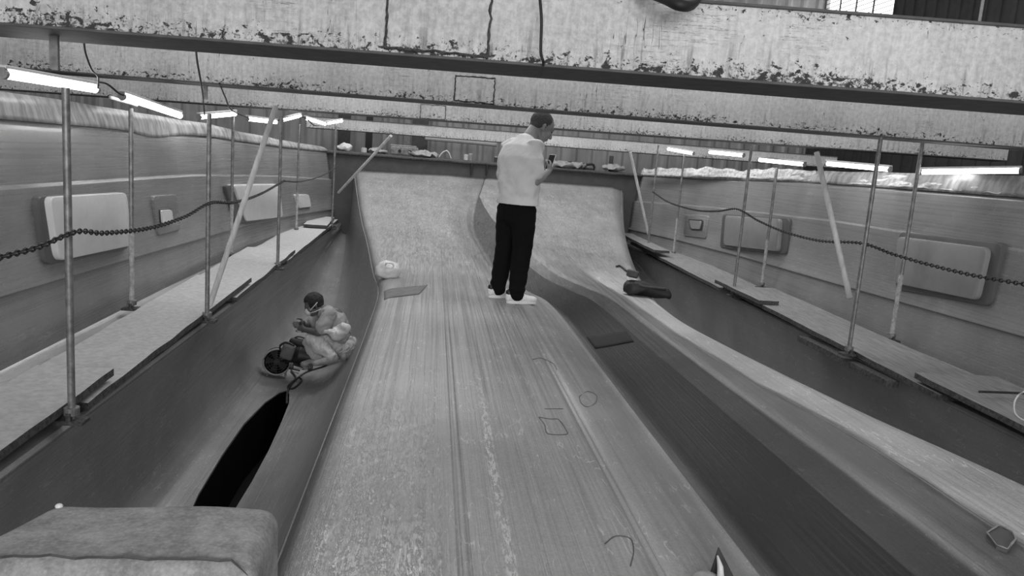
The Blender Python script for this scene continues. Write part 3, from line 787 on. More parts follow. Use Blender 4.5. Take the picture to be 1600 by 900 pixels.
# ------------------------------------------------------------------ things on the deck
def zdeck(x, y):
    P = deck_profile(y)
    for (a, za), (b, zb) in zip(P, P[1:]):
        if a <= x <= b: return -1.28+ramp_z(y)+lerp(za, zb, (x-a)/max(1e-6, b-a))
    return -1.28+ramp_z(y)
def on_deck(px, py):
    z = -1.28
    for _ in range(8): p = aZ(px, py, z); z = zdeck(p.x, p.y)
    return aZ(px, py, z)
def trough_z(x, y):
    P, Q = hull_base(y); C = spl([(a, 0, b) for a, b in P], 5); best = None
    for a, b in zip(C, C[1:]):
        if min(a.x, b.x) <= x <= max(a.x, b.x):
            z = lerp(a.z, b.z, (x-a.x)/(b.x-a.x+1e-9)); best = z if best is None else min(best, z)
    return best if best is not None else -2.43
def on_trough(px, py):
    z = -2.3
    for _ in range(20): p = aZ(px, py, z); z = lerp(z, trough_z(p.x, p.y), .5)
    return aZ(px, py, z)

# block in the near left corner
zb = -.93
c = [aZ(88, 780, zb), aZ(437, 789, zb), aZ(430, 905, zb), aZ(-20, 866, zb)]
e = empty('fibreglass_block', (-.8, 1.8, -1.35), 'big rounded dusty fibreglass block in the lower left corner', 'block')
x0, x1 = c[0].x-.01, c[1].x+.01; yF = (c[0].y+c[1].y)/2; yN = aZ(200, 882, zb).y
bm = new(); box(bm, ((x0+x1)/2, (yF+yN)/2, zb-.21), (x1-x0, yF-yN, .42), bev=.045, seg=5)
bmesh.ops.subdivide_edges(bm, edges=[ed for ed in bm.edges if ed.calc_length() > .2], cuts=12, use_grid_fill=True)
for v in bm.verts:
    v.co += Vector((noise.noise(v.co*2.5), noise.noise(v.co*2.5+Vector((5, 0, 0))), noise.noise(v.co*3+Vector((0, 7, 0)))))*.012
    # left edge runs out towards the viewer
    t = (yF-v.co.y)/(yF-yN); v.co.x -= .10*max(0, t)*max(0, (x1-v.co.x)/(x1-x0))
kb = N('dusty_fibre_block', .75); a = kb.noise(kb.coords(), 7, 6, .7); b2 = kb.noise(kb.coords(), 70, 4, .7)
wv = kb.vor(kb.coords((1, 1, 1)), 95)
kb.color(kb.add(kb.ramp(a, .3, .7, .26, .46), kb.add(kb.ramp(b2, .3, .7, -.05, .05), kb.ramp(wv, 0, .6, .03, -.03)))); kb.bump(kb.add(b2, kb.mul(wv, .4)), .5, .004)
M['block'] = kb.m
sm(ob('body', bm, M['block'], e), 40)
bm = new(); pts = [(lerp(x0-.1, x1-.06, i/24), yN+.02, zb+.004+noise.noise(Vector((i*.5, 2, 0)))*.01) for i in range(25)]
pts.append(Vector((x1-.02, yN-.0, zb-.02))); tube(bm, pts, 0, 6, True, [.0028]*(len(pts)-1)+[.001]); ob('lip_seam', bm, M['dark'], e)
p = c[0]; bm = new(); ball(bm, (p.x+.02, p.y-.03, zb-.004), .008, (1.2, 1, .9), 10); o = ob('resin_blob', bm, M['white'], e)

# torn shard near the bottom edge
p = on_deck(1125, 905); e = empty('fibreglass_shard', p, 'jagged upright fibreglass shard at the bottom picture edge', 'shard')
T = aY(1122, 855, p.y-.02); z0 = p.z-.01
bm = new(); q0, q1 = aY(1110, 905, p.y), aY(1146, 905, p.y)
vs = [bm.verts.new(v) for v in ((q0.x, p.y-.015, z0), (q1.x+.012, p.y-.01, z0), (q1.x, p.y+.02, z0), (q0.x, p.y+.02, z0), tuple(T), (T.x+.004, T.y+.004, T.z-.002))]
for f in ((0, 1, 4), (1, 2, 5, 4), (2, 3, 5), (3, 0, 4, 5), (3, 2, 1, 0)): bm.faces.new([vs[i] for i in f])
ob('spike', bm, M['dark'], e)
bm = new(); m0 = aY(1121, 868, p.y-.03); m1 = aY(1126, 903, p.y-.05); tube(bm, [m0, (m0+m1)/2+Vector((.004, 0, 0)), m1], 0, 6, True, [.003, .010, .013]); ob('torn_fibres', bm, M['white'], e, True)
bm = new(); m = aY(1102, 905, p.y-.03); ball(bm, m, .05, (1, .6, .5), 14); o = ob('resin_lump', bm, M['grey'], e, True)

# jagged repair hole in the right ridge
e = empty('torn_patch', on_deck(1565, 848), 'small dark five-sided torn patch with pale frayed edges on the right ridge', 'patch')
pts = [on_deck(x, y)+Vector((0, 0, .012)) for x, y in ((1541, 838), (1560, 826), (1580, 836), (1586, 848), (1573, 864), (1556, 858))]
bm = new(); up_ = [bm.verts.new(v) for v in pts]; dn = [bm.verts.new(v-Vector((0, 0, .02))) for v in pts]
bm.faces.new(up_); bm.faces.new(dn[::-1])
for i in range(6): bm.faces.new((up_[i], dn[i], dn[(i+1) % 6], up_[(i+1) % 6]))
ob('dark_patch', bm, M['boss'], e)
bm = new(); loop = []
for i in range(6):
    a_, b_ = pts[i], pts[(i+1) % 6]
    for k in range(4): loop.append(a_.lerp(b_, k/4)+Vector((noise.noise(Vector((i, k, 1)))*.006, noise.noise(Vector((i, k, 5)))*.006, .004)))
loop.append(loop[0]); tube(bm, loop, 0, 6, True, [.002+.006*abs(noise.noise(Vector((i*1.9, 0, 3)))) for i in range(len(loop))]); ob('frayed_rim', bm, M['grey'], e, True)

# pencilled outlines left on the laminate
def mark(pts, close=True):
    P_ = [on_deck(*q)+Vector((0, 0, .001)) for q in pts]
    if close: P_.append(P_[0])
    bm = new(); tube(bm, spl(P_, 4), .0022, 5); ob('drawn_mark', bm, M['under'], deck)
mark(((842, 652), (860, 655), (873, 656), (885, 673), (884, 679), (856, 678), (851, 664)))
mark(((905, 620), (918, 612), (932, 618), (930, 630), (918, 636), (908, 630)))
mark(((832, 562), (845, 560), (864, 568), (870, 578)), False)
mark(((945, 850), (962, 838), (985, 842), (990, 862), (985, 885)), False)
mark(((851, 639), (880, 639)), False)

# white bag on the far left of the deck
p = on_deck(606, 433); p.z = zdeck(p.x, p.y); e = empty('crumpled_bag', p, 'crumpled white bag at the far left edge of the deck', 'bag')
bm = new(); ball(bm, (0, 0, .07), .13, (1, .8, .75), 28)
for v in bm.verts:
    n = noise.noise(v.co*14)*.022+noise.noise(v.co*30)*.01; v.co += v.co.normalized()*n; v.co.z = max(v.co.z, -.005)
    if v.co.z < .03: v.co.x *= 1.12; v.co.y *= 1.1
bmesh.ops.translate(bm, verts=bm.verts, vec=p); ob('bag_body', bm, M['pale'], e, True)
bm = new(); tube(bm, spl([p+Vector((-.03, -.07, .13)), p+Vector((-.01, -.1, .16)), p+Vector((.04, -.09, .155)), p+Vector((.06, -.07, .12))], 6), .008, 6); ob('bag_handle', bm, M['pale'], e, True)
# thin sheets that make two darker patches on the deck
def mat_on_deck(name, px, label, mat, cat):
    c = [on_deck(*q) for q in px]; bm = new(); rows = []
    for i in range(13):
        row = []
        for j in range(7):
            a_ = c[0].lerp(c[1], i/12); b_ = c[3].lerp(c[2], i/12); q = a_.lerp(b_, j/6)
            q.z = zdeck(q.x, q.y)+.005+abs(noise.noise(Vector((q.x*6, q.y*6, 0))))*.006; row.append(q)
        rows.append(row)
    grid(bm, rows); o = ob(name, bm, mat, None, True); m = o.modifiers.new('s', 'SOLIDIFY'); m.thickness = .004; m.offset = 1
    tag(o, label, cat); return centre(o)
mat_on_deck('deck_patch', ((600, 456), (668, 446), (655, 460), (600, 469)), 'dark flat patch on the deck below the white bag', plain('dark_flat', .15, .9), 'cloth')
mat_on_deck('deck_patch', ((916, 527), (978, 518), (990, 534), (930, 545)), 'dark square patch in the hollow right of the man', plain('dark_flat_b', .012, .9), 'cloth')

# black bag and hose scrap at the far right deck edge
p = on_deck(1000, 462); p.z = zdeck(min(p.x, RIGHT(p.y)-.02), p.y)
e = empty('black_bag', p, 'black tool bag slumped at the right deck edge', 'bag')
bm = new(); limb(bm, [p+Vector((-.10, -.02, .08)), p+Vector((.02, 0, .075)), p+Vector((.16, 0, .055)), p+Vector((.27, -.02, .04))], [(.09, .08), (.085, .07), (.075, .06), (.05, .05)], 16)
for v in bm.verts: v.co += Vector((noise.noise(v.co*14+Vector((3, 0, 0)))*.02, noise.noise(v.co*16)*.02, noise.noise(v.co*13)*.045))
ob('bag_body', bm, M['rubber'], e, True)
bm = new(); tube(bm, spl([p+Vector((-.08, -.06, .14)), p+Vector((0, -.08, .11)), p+Vector((.12, -.07, .10)), p+Vector((.24, -.05, .09))], 6), .012, 8); ob('strap', bm, M['dark'], e, True)
bm = new(); box(bm, p+Vector((-.09, .03, .21)), (.11, .08, .07), Matrix.Rotation(.15, 3, 'Y'), bev=.015); ob('pouch', bm, M['dark'], e)
pts = [on_deck(x, y)+Vector((0, 0, .014)) for x, y in ((963, 418), (968, 417), (974, 421), (979, 425), (984, 424), (988, 429))]
cord('cable_scrap', pts, .011, 'short dark scrap of hose lying above the black bag', cat='hose')
# wire on the nearest right plank
pts = [aX(1600, 612, 3.5), aX(1591, 618, 3.5), aX(1585, 630, 3.46), aX(1586, 645, 3.45), aX(1596, 655, 3.45), aX(1612, 660, 3.48)]
cord('wire_loop', pts, .005, 'pale wire loop over the edge of the nearest right plank', 'pale', 'wire')
pts = [aZ(1530, 612, -1.245), aZ(1560, 613, -1.245), aZ(1610, 615, -1.245)]
cord('cable_scrap', pts, .008, 'dark cable lying on the nearest right plank', cat='hose')

# ------------------------------------------------------------------ clutter on the far ledge
LY = 14.15; LZ = -.095
def lx(px): return aY(px, 250, LY).x
def on(name, px, fn, label, cat, mat='grey', smooth=False):
    x = lx(px); e = empty(name, (x, LY, LZ), label, cat); fn(e, x); return e
def f_box(e, x):
    w = lx(652)-lx(609); bm = new(); box(bm, (x, LY+.1, LZ+.08), (w, .25, .14), bev=.015); ob('body', bm, plain('dusty_toolbox', .24, .7, 0, .4, 18, .5), e)
    bm = new(); box(bm, (x-.02, LY+.1, LZ+.165), (w*.95, .22, .025), bev=.006); ob('lid', bm, M['grey'], e)
    for dx in (-.08, .1): bm = new(); cyl(bm, (x+dx, LY-.035, LZ+.07), (x+dx, LY-.02, LZ+.07), .03, 12); ob('socket', bm, M['black'], e)
on('dusty_machine_box', 631, f_box, 'dusty box-shaped machine on the far ledge left of the man', 'machine')
def f_tri(e, x):
    t = Vector((x, LY, LZ+.14))
    for dx, dy in ((-.14, 0), (.09, -.02), (.01, .14)):
        bm = new(); tube(bm, spl([t+Vector((0, 0, 0)), t+Vector((dx*.5, dy*.5, -.04)), Vector((x+dx, LY+dy, LZ))], 5), .011, 8); ob('leg', bm, M['pale'], e, True)
on('pipe_tripod', 697, f_tri, 'small pale pipe tripod on the far ledge', 'tripod')
def can(px, r, h, label, mat):
    x = lx(px); e = empty('paint_can', (x, LY, LZ), label, 'can', 'cans on the far ledge')
    bm = new(); cyl(bm, (x, LY, LZ), (x, LY, LZ+h), r, 18); ob('can_body', bm, M[mat], e)
    bm = new(); cyl(bm, (x, LY, LZ+h), (x, LY, LZ+h+.012), r*.85, 18); ob('lid', bm, M['pale'], e)
can(568, .05, .07, 'small can at the far left end of the far ledge', 'pale')
can(728, .04, .09, 'pale can on the far ledge right of the tripod', 'pale')
can(735, .035, .11, 'taller grey can beside the pale can on the far ledge', 'grey')
can(775, .035, .09, 'dark can on the far ledge just left of the man', 'dark')
def lump(name, px, r, s, label, cat, mat):
    x = lx(px); bm = new(); ball(bm, (x, LY, LZ+r*s[2]*.95), r, s, 24)
    for v in bm.verts: v.co += Vector((noise.noise(v.co*13), 0, noise.noise(v.co*17+Vector((3, 3, 3)))))*r*.4
    o = ob(name, bm, M[mat], None, True); tag(o, label, cat); return centre(o)
lump('crumpled_rag', 538, .1, (1.3, .8, .6), 'crumpled pale rag at the left corner of the far ledge', 'rag', 'pale')
lump('rag_heap', 590, .12, (1.6, .8, .35), 'low dusty heap left of the machine on the far ledge', 'rag', 'grey')
lump('rag_heap', 660, .16, (1.6, .8, .3), 'low dusty heap right of the machine on the far ledge', 'rag', 'grey')
lump('rag_heap', 885, .17, (2.2, .8, .3), 'dusty heap under the black hose on the far ledge', 'rag', 'grey')
lump('rag_heap', 960, .16, (1.3, .8, .35), 'dusty heap at the right end of the far ledge', 'rag', 'grey')
pts = [aY(x, y, LY) for x, y in ((866, 268), (874, 262), (879, 256), (890, 254), (900, 255), (915, 257), (926, 257), (928, 264), (918, 264), (905, 261), (895, 259), (884, 262), (880, 267))]
cord('hose_coil', pts, .022, 'tangled black hose lying on the far ledge right of the man', 'rubber', 'hose')
bm = new(); p = aY(957, 240, LY); box(bm, (lx(956), LY+.05, .04), (.07, .06, .28), bev=.008); o = ob('steel_post', bm, M['dark']); tag(o, 'short dark post standing on the far ledge at right', 'post'); centre(o)
# posts between the ledge and the back wall
for px, w, label, mt in ((538, .25, 'broad dark column behind the left end of the far ledge', 'dark'), (577, .12, 'narrow dark column behind the far ledge, left of the machine', 'black'), (636, .1, 'thin grey column above the machine on the far ledge', 'steel'), (656, .35, 'broad grey column behind the far ledge', 'under')):
    p = aY(px, 220, 19.5); bm = new(); box(bm, (p.x, 19.5, .2), (w, .2, 6.4)); box(bm, (p.x, 19.5, -2.98), (w+.2, .4, .04))
    box(bm, (p.x, 19.38, .2), (w+.04, .03, 6.4)); o = ob('steel_column', bm, M[mt]); tag(o, label, 'column', 'steel columns in front of the back wall'); centre(o)
# tube pipe along the back
pts = [aY(664, 216, 18.9), aY(700, 219, 18.9), aY(735, 222, 18.9), aY(776, 226, 18.9)]
cord('wall_pipe', pts, .05, 'pale horizontal pipe in front of the back wall', 'pale', 'pipe', n=12)

# ------------------------------------------------------------------ the standing man
class Fig:
    def __init__(s, base, ang): s.o = Vector(base); s.f = Vector((math.cos(ang), math.sin(ang), 0)); s.l = Vector((-math.sin(ang), math.cos(ang), 0))
    def __call__(s, x, y, z): return s.o+s.f*x+s.l*y+Vector((0, 0, z))
def fingers(bm, wrist, palm_dir, thumb_side, normal, curl, sc=1.0, spread=.019):
    """palm + four fingers of unequal length + thumb; curl in radians per joint, bending along normal"""
    d = palm_dir.normalized(); t = (thumb_side-d*thumb_side.dot(d)).normalized(); n = d.cross(t).normalized()
    if n.dot(normal) < 0: n = -n
    p0 = wrist; p1 = wrist+d*.085*sc
    tube(bm, [p0-d*.01, p0+d*.02, p0+d*.06*sc, p1], 0, 12, True, [(.022*sc, .03*sc), (.017*sc, .036*sc), (.015*sc, .041*sc), (.011*sc, .038*sc)] if abs(d.cross(Vector((0, 0, 1))).normalized().dot(n)) > .5 else [(.03*sc, .022*sc), (.036*sc, .017*sc), (.041*sc, .015*sc), (.038*sc, .011*sc)])
    for i, (off, L) in enumerate(((1.5, .072), (.5, .08), (-.5, .074), (-1.5, .058))):
        q = p1+t*off*spread*sc-d*.012*sc; P = [q]; a = .0; dd = d
        for seg in (.42, .32, .26):
            a += curl; dd = d*math.cos(a)+n*math.sin(a); q = q+dd*L*seg*sc*1.1; P.append(q)
        limb(bm, P, [.0095*sc, .009*sc, .008*sc, .007*sc], 8)
    q = p0+d*.025*sc+t*.028*sc; P = [q, q+(d*.5+t*.75+n*.3).normalized()*.035*sc]; P.append(P[-1]+(d*.85+t*.2+n*.5).normalized()*.03*sc); P.append(P[-1]+(d*.8-t*.1+n*.6).normalized()*.024*sc)
    limb(bm, P, [.013*sc, .012*sc, .010*sc, .008*sc], 8)
def head(bm, c, fw, up, sc=1.0):
    """a head with brow, nose, lips, chin and ears; c = centre of the skull"""
    fw = fw.normalized(); sd = up.cross(fw).normalized(); up = fw.cross(sd).normalized()
    R = Matrix((fw, sd, up)).transposed()
    P = lambda x, y, z: c+(fw*x+sd*y+up*z)*sc
    ball(bm, P(-.012, 0, .028), .092*sc, (1.06, .84, .98), 24, R)
    ball(bm, P(.032, 0, -.03), .07*sc, (.86, .82, 1.15), 20, R)
    ball(bm, P(.05, 0, -.09), .034*sc, (1, 1.05, .8), 14, R)          # chin
    limb(bm, [P(-.03, .045, -.05), P(.04, .025, -.095)], [.022*sc, .018*sc], 10); limb(bm, [P(-.03, -.045, -.05), P(.04, -.025, -.095)], [.022*sc, .018*sc], 10)
    limb(bm, [P(.078, -.03, .022), P(.088, 0, .02), P(.078, .03, .022)], [.012*sc, .012*sc, .012*sc], 8)   # brow
    limb(bm, [P(.088, 0, .012), P(.104, 0, -.02), P(.108, 0, -.03)], [.009*sc, .013*sc, .014*sc], 10)      # nose
    for s in (-1, 1):
        ball(bm, P(.098, s*.011, -.034), .009*sc, (1, 1, .8), 10, R)
        ball(bm, P(.062, s*.042, -.02), .024*sc, (1, .8, 1), 12, R)      # cheeks
        limb(bm, [P(-.012, s*.077, .014), P(-.018, s*.086, .006), P(-.012, s*.084, -.022), P(-.004, s*.077, -.032)], [.009*sc, .013*sc, .011*sc, .008*sc], 8)   # ears
    limb(bm, [P(.086, -.02, -.057), P(.094, 0, -.056), P(.086, .02, -.057)], [.006*sc, .008*sc, .006*sc], 8)
    limb(bm, [P(.083, -.018, -.068), P(.090, 0, -.069), P(.083, .018, -.068)], [.006*sc, .008*sc, .006*sc], 8)
    return P, R
foot_r, foot_l = on_deck(812, 474), on_deck(783, 465)
mid = (foot_r+foot_l)/2; mid.z = zdeck(mid.x, mid.y)
AN = math.radians(46)
F = Fig(mid, AN); G_ = Fig(mid, math.radians(14))
man = empty('person', mid, 'man in white t-shirt and black trousers standing on the deck, looking down at a phone', 'person')
fr = foot_r-mid; fl = foot_l-mid
def loc(v): return (v.dot(F.f), v.dot(F.l))
(rx, ry), (lx_, ly_) = loc(fr-G_.f*.03), loc(fl-G_.f*.03)
HEADC = aY(847, 199, mid.y+.12)
fwd = (G_.f*.80+Vector((0, 0, -.46))).normalized(); upv = (G_.f*.46+Vector((0, 0, .86))).normalized()
NB = F(.045, 0, 1.46)
bm = new()
P, R = head(bm, HEADC, fwd, upv, 1.12)
limb(bm, [F(.03, 0, 1.38), NB.lerp(HEADC, .25), HEADC-fwd*.045-upv*.03], [.066, .062, .062], 14)
# trunk and legs under the clothes
limb(bm, [F(.01, 0, .95), F(0, 0, 1.1), F(.0, 0, 1.28), F(.03, 0, 1.40)], [(.11, .15), (.10, .14), (.11, .15), (.08, .11)], 14, up=F.f)
for x, y, s in ((rx, ry, -1), (lx_, ly_, 1)):
    limb(bm, [F(.01, s*.085, .93), F(.012+x*.5, lerp(s*.085, y, .5), .5), F(x, y, .10)], [.075, .048, .038], 12)
    q = F(x, y, 0); limb(bm, [q-G_.f*.02+Vector((0, 0, .06)), q+G_.f*.06+Vector((0, 0, .05)), q+G_.f*.13+Vector((0, 0, .045))], [.033, .033, .026], 10)
# arms: right (nearest the camera) and left
SR, ER, WR = aY(836, 226, mid.y-.10), aY(836, 285, mid.y-.13), aY(857, 268, mid.y+.07)
SL, EL, WL = F(.05, .19, 1.385), F(.06, .215, 1.09), F(.23, .02, 1.13)
for s_, e_, w_ in ((SR, ER, WR), (SL, EL, WL)):
    limb(bm, [s_, s_.lerp(e_, .5), e_], [.05, .046, .041], 12); limb(bm, [e_, e_.lerp(w_, .35), w_], [.041, .042, .027], 12)
fingers(bm, WR, (WR-ER).normalized()*.5+F.f*.2+Vector((0, 0, .5)), Vector((0, 0, 1))*1+F.f*-.6, F.l, .55)
fingers(bm, WL, (WL-EL).normalized()*.5+F.f*.3-F.l*.3+Vector((0, 0, .1)), Vector((0, 0, 1)), -F.l, .5)
bm = merged(bm, .0055, 3)
ob('body', bm, M['skin'], man, True)
# hair: short grey cap with bald crown thinness
bm = new(); ball(bm, P(-.024, 0, .034), .106, (1.04, .86, .96), 24, R); ball(bm, P(-.055, 0, -.012), .077, (.7, 1.03, .9), 18, R)
bm = merged(bm, .006, 2)
cut = [v for v in bm.verts if ((v.co-HEADC).dot(fwd) > .045 and (v.co-HEADC).dot(upv) < .085) or (v.co-HEADC).dot(upv) < -.05]
bmesh.ops.delete(bm, geom=cut, context='VERTS')
for v in bm.verts: v.co += (v.co-HEADC).normalized()*noise.noise(v.co*60)*.003
o = ob('hair', bm, M['greyhair'], man, True); o['label'] = 'short dark grey hair'
for s in (-1, 1):
    bm = new(); ball(bm, P(.079, s*.032, .004), .0095, (1, 1.2, .7), 12, R); ob('eye', bm, M['dark'], man, True)
    bm = new(); limb(bm, [P(.088, s*.017, .027), P(.089, s*.032, .031), P(.08, s*.047, .026)], [.003, .004, .003], 6); ob('eyebrow', bm, M['greyhair'], man, True)
# t-shirt
bm = new()
limb(bm, [F(.0, 0, .885), F(.0, 0, .96), F(-.005, 0, 1.06), F(-.015, 0, 1.18), F(-.01, 0, 1.29), F(.01, 0, 1.375), F(.035, 0, 1.43)],
     [(.205, .155), (.205, .155), (.208, .158), (.22, .158), (.228, .148), (.20, .125), (.11, .09)], 24, up=F.f)
limb(bm, [F(.045, -.12, 1.40), SR, SR.lerp(ER, .38), SR.lerp(ER, .76)], [.078, .08, .078, .076], 16)
limb(bm, [F(.045, .12, 1.40), SL, SL.lerp(EL, .45), SL.lerp(EL, .84)], [.078, .08, .082, .085], 16)
limb(bm, [F(.035, 0, 1.39), F(.055, 0, 1.45)], [.10, .076], 16)
bm = merged(bm, .007, 14)
cutz = [v for v in bm.verts if (v.co.z-mid.z) < .885+noise.noise(v.co*5)*.006]
bmesh.ops.delete(bm, geom=cutz, context='VERTS')
for v in bm.verts:
    q = v.co-mid; h = q.z
    # drape folds: diagonal creases across the back and a fuller hem
    lx2 = q.dot(F.l); fx = q.dot(F.f)
    fold = math.sin(h*34+lx2*16+noise.noise(q*5)*3)*.0045*(smooth01(1.32, 1.05, h))
    fold += (noise.noise(Vector((fx*7+h*5, lx2*7-h*6, h*3)))*.024+noise.noise(Vector((fx*15, lx2*15+h*9, h*12)))*.008)*smooth01(1.40, 1.1, h)*(.25+.75*smooth01(.89, .98, h))
    d = Vector((q.x-F.f.x*.0, q.y, 0)); d = d.normalized() if d.length > 0 else d
    v.co += d*fold
# open the cuffs and the neck
o = ob('t_shirt', bm, M['shirt'], man, True); m = o.modifiers.new('s', 'SOLIDIFY'); m.thickness = .003; m.offset = 1
# trousers
bm = new()
limb(bm, [F(.0, 0, .87), F(.0, 0, .84), F(-.01, 0, .79)], [(.180, .14), (.192, .15), (.17, .14)], 20, up=F.f)
for x, y, s in ((rx, ry, -1), (lx_, ly_, 1)):
    k_ = F(.015+x*.5, lerp(s*.085, y, .5), .49)
    limb(bm, [F(-.008, s*.082, .84), F(.0+x*.2, lerp(s*.085, y, .25), .68), k_, F(x*.8, lerp(s*.085, y, .75), .30), F(x-.012, y, .12), F(x-.012, y, .085)],
         [.115, .108, .092, .084, .074, .072], 18)
bm = merged(bm, .007, 4)
for v in bm.verts:
    q = v.co-mid; amp = .006*smooth01(.4, .1, q.z)+.003
    v.co += Vector((q.x, q.y, 0)).normalized()*math.sin(q.z*60+noise.noise(q*8)*4)*amp*.6
ob('trousers', bm, M['trousers'], man, True)
def shoe(parent, base, fdir, matu, matheel, L=.29):
    fdir = fdir.normalized(); sd = Vector((-fdir.y, fdir.x, 0))
    S_ = lambda x, y, z: base+fdir*x+sd*y+Vector((0, 0, z))
    bm = new(); rows = []
    st = [(-.095, .028, .02), (-.085, .036, .07), (-.05, .040, .09), (0, .042, .082), (.06, .046, .062), (.11, .048, .050), (.16, .044, .042), (.185, .028, .03)]
    pts = [S_(x, 0, .018+h/2) for x, w, h in st]; tube(bm, pts, 0, 16, True, [(w, h/2+.006) for x, w, h in st])
    bm = merged(bm, .006, 3); ob('shoe', bm, matu, parent, True)
    bm = new(); out = []
    for i in range(24):
        a = 2*PI*i/24; x = .045+math.cos(a)*.145; w = (.046 if math.cos(a) > 0 else .040)*math.sin(a); out.append((x, w))
    lo = [bm.verts.new(S_(x, y, 0)) for x, y in out]; hi = [bm.verts.new(S_(x, y, .028)) for x, y in out]
    bm.faces.new(lo[::-1]); bm.faces.new(hi)
    for i in range(24): bm.faces.new((lo[i], lo[(i+1) % 24], hi[(i+1) % 24], hi[i]))
    ob('shoe_sole', bm, matu, parent)
    bm = new(); limb(bm, [S_(-.075, 0, .075), S_(-.085, 0, .105)], [.028, .026], 12); ob('heel_tab', bm, matheel, parent, True)
    bm = new()
    for k in range(4): tube(bm, [S_(.015+.022*k, -.022, .096-.009*k), S_(.018+.022*k, 0, .102-.009*k), S_(.015+.022*k, .022, .096-.009*k)], .003, 6)
    ob('laces', bm, matu, parent)
shoe(man, Vector((*F(rx, ry, 0).xy, zdeck(*F(rx, ry, 0).xy))), G_.f, M['shoe'], M['black'])
shoe(man, Vector((*F(lx_, ly_, 0).xy, zdeck(*F(lx_, ly_, 0).xy))), G_.f+G_.l*.15, M['shoe'], M['black'])
# phone in his hand
ph = empty('phone', WR+Vector((0, 0, .04))+F.f*.05, 'white phone held in the hands of the standing man', 'phone')
d = (F.f*.35+Vector((0, 0, .85))).normalized(); n_ = (F.f*-.85+Vector((0, 0, .35))).normalized(); s_ = d.cross(n_)
rot = Matrix((s_, d, n_)).transposed(); c = WR+F.f*.055+F.l*.025+Vector((0, 0, .085))
bm = new(); box(bm, c, (.072, .15, .009), rot, bev=.003); ob('case', bm, M['shoe'], ph)
bm = new(); box(bm, c+n_*.005, (.065, .14, .002), rot); ob('screen', bm, M['black'], ph)

# ------------------------------------------------------------------ the crouching worker in the left trough
WY = 7.75
def w(px, py, dy=0): return aY(px, py, WY+dy)
seat = on_trough(537, 566)
wk = empty('person', seat, 'worker in dust mask, grey t-shirt and pale trousers sitting in the left trough', 'person')
bm = new()
hc = w(490, 476); fw = (w(474, 487, -.03)-hc).normalized(); fw = Vector((-.86, -.25, -.44)).normalized(); up2 = Vector((-.42, -.1, .9)).normalized()
P2, R2 = head(bm, hc, fw, up2, .92)
nb = w(512, 487); limb(bm, [nb, nb.lerp(hc, .6)], [.055, .05], 12)
hip = w(527, 535); limb(bm, [hip, w(523, 512), nb+Vector((.03, 0, -.03))], [(.11, .13), (.10, .13), (.08, .12)], 14)
kL = w(487, 530, -.16); kR = w(484, 534, .12); hpL = w(527, 545, -.10); hpR = w(530, 540, .1)
aL = w(518, 556, -.30); aR = w(498, 558, .12)
for h_, k_, a_ in ((hpL, kL, aL), (hpR, kR, aR)):
    limb(bm, [h_, k_], [.07, .05], 12); limb(bm, [k_, a_], [.045, .035], 12)
shL, shR = w(517, 489, -.14), w(505, 492, .14)
elL, elR = w(497, 520, -.22), w(485, 508, .2); wrL, wrR = w(476, 515, -.12), w(474, 508, .02)
for s_, e_, w_ in ((shL, elL, wrL), (shR, elR, wrR)):
    limb(bm, [s_, e_], [.048, .038], 12); limb(bm, [e_, w_], [.038, .027], 12)
    fingers(bm, w_, (w_-e_), Vector((0, 0, 1)), Vector((0, .3, -1)), .45)
bm = merged(bm, .0065, 3); ob('body', bm, M['skin2'], wk, True)
bm = new(); ball(bm, P2(-.018, 0, .036), .095, (1.05, .88, .95), 22, R2); ball(bm, P2(-.05, 0, -.005), .068, (.8, 1.05, 1), 16, R2); bm = merged(bm, .007, 2)
cut = [v for v in bm.verts if (v.co-hc).dot(fw) > .05 and (v.co-hc).dot(up2) < .06]
bmesh.ops.delete(bm, geom=cut, context='VERTS')
for v in bm.verts: v.co += (v.co-hc).normalized()*noise.noise(v.co*50)*.005
o = ob('hair', bm, M['hair'], wk, True); o['label'] = 'short black hair'
bm = new(); ball(bm, P2(.085, 0, -.045), .042, (.8, 1, 1), 16, R2); o = ob('dust_mask', bm, M['pale'], wk, True)
bm = new()
for sg in (-1, 1):
    tube(bm, spl([P2(.075, sg*.04, -.035), P2(.03, sg*.078, -.01), P2(-.03, sg*.088, .02), P2(-.085, sg*.05, .045)], 6), .005, 6)
    tube(bm, spl([P2(.07, sg*.04, -.06), P2(.02, sg*.07, -.06), P2(-.05, sg*.07, -.06), P2(-.08, sg*.03, -.055)], 6), .005, 6)
ob('mask_strap', bm, M['pale'], wk, True)
bm = new(); limb(bm, [w(530, 530), w(527, 512), w(521, 500), w(512, 490)], [(.155, .135), (.15, .13), (.16, .125), (.11, .09)], 18)
limb(bm, [w(513, 491, -.08), shL, shL.lerp(elL, .75)], [.075, .07, .075], 14); limb(bm, [w(508, 491, .08), shR, shR.lerp(elR, .7)], [.075, .07, .072], 14)
bm = merged(bm, .008, 4)
for v in bm.verts: v.co += Vector((noise.noise(v.co*9), noise.noise(v.co*9+Vector((4, 0, 0))), 0))*.018+Vector((.6, -1, 0))*(abs(noise.noise(Vector((v.co.x*18, v.co.y*9, v.co.z*14))))*.02-.005)
ob('t_shirt', bm, M['shirt2'], wk, True)
bm = new(); limb(bm, [w(537, 541, -.02), w(527, 543)], [(.15, .14), (.13, .13)], 16)
for h_, k_, a_ in ((hpL, kL, aL), (hpR, kR, aR)):
    limb(bm, [h_, h_.lerp(k_, .5), k_], [.095, .082, .07], 16); limb(bm, [k_, k_.lerp(a_, .5), a_], [.068, .07, .062], 16)
bm = merged(bm, .008, 4)
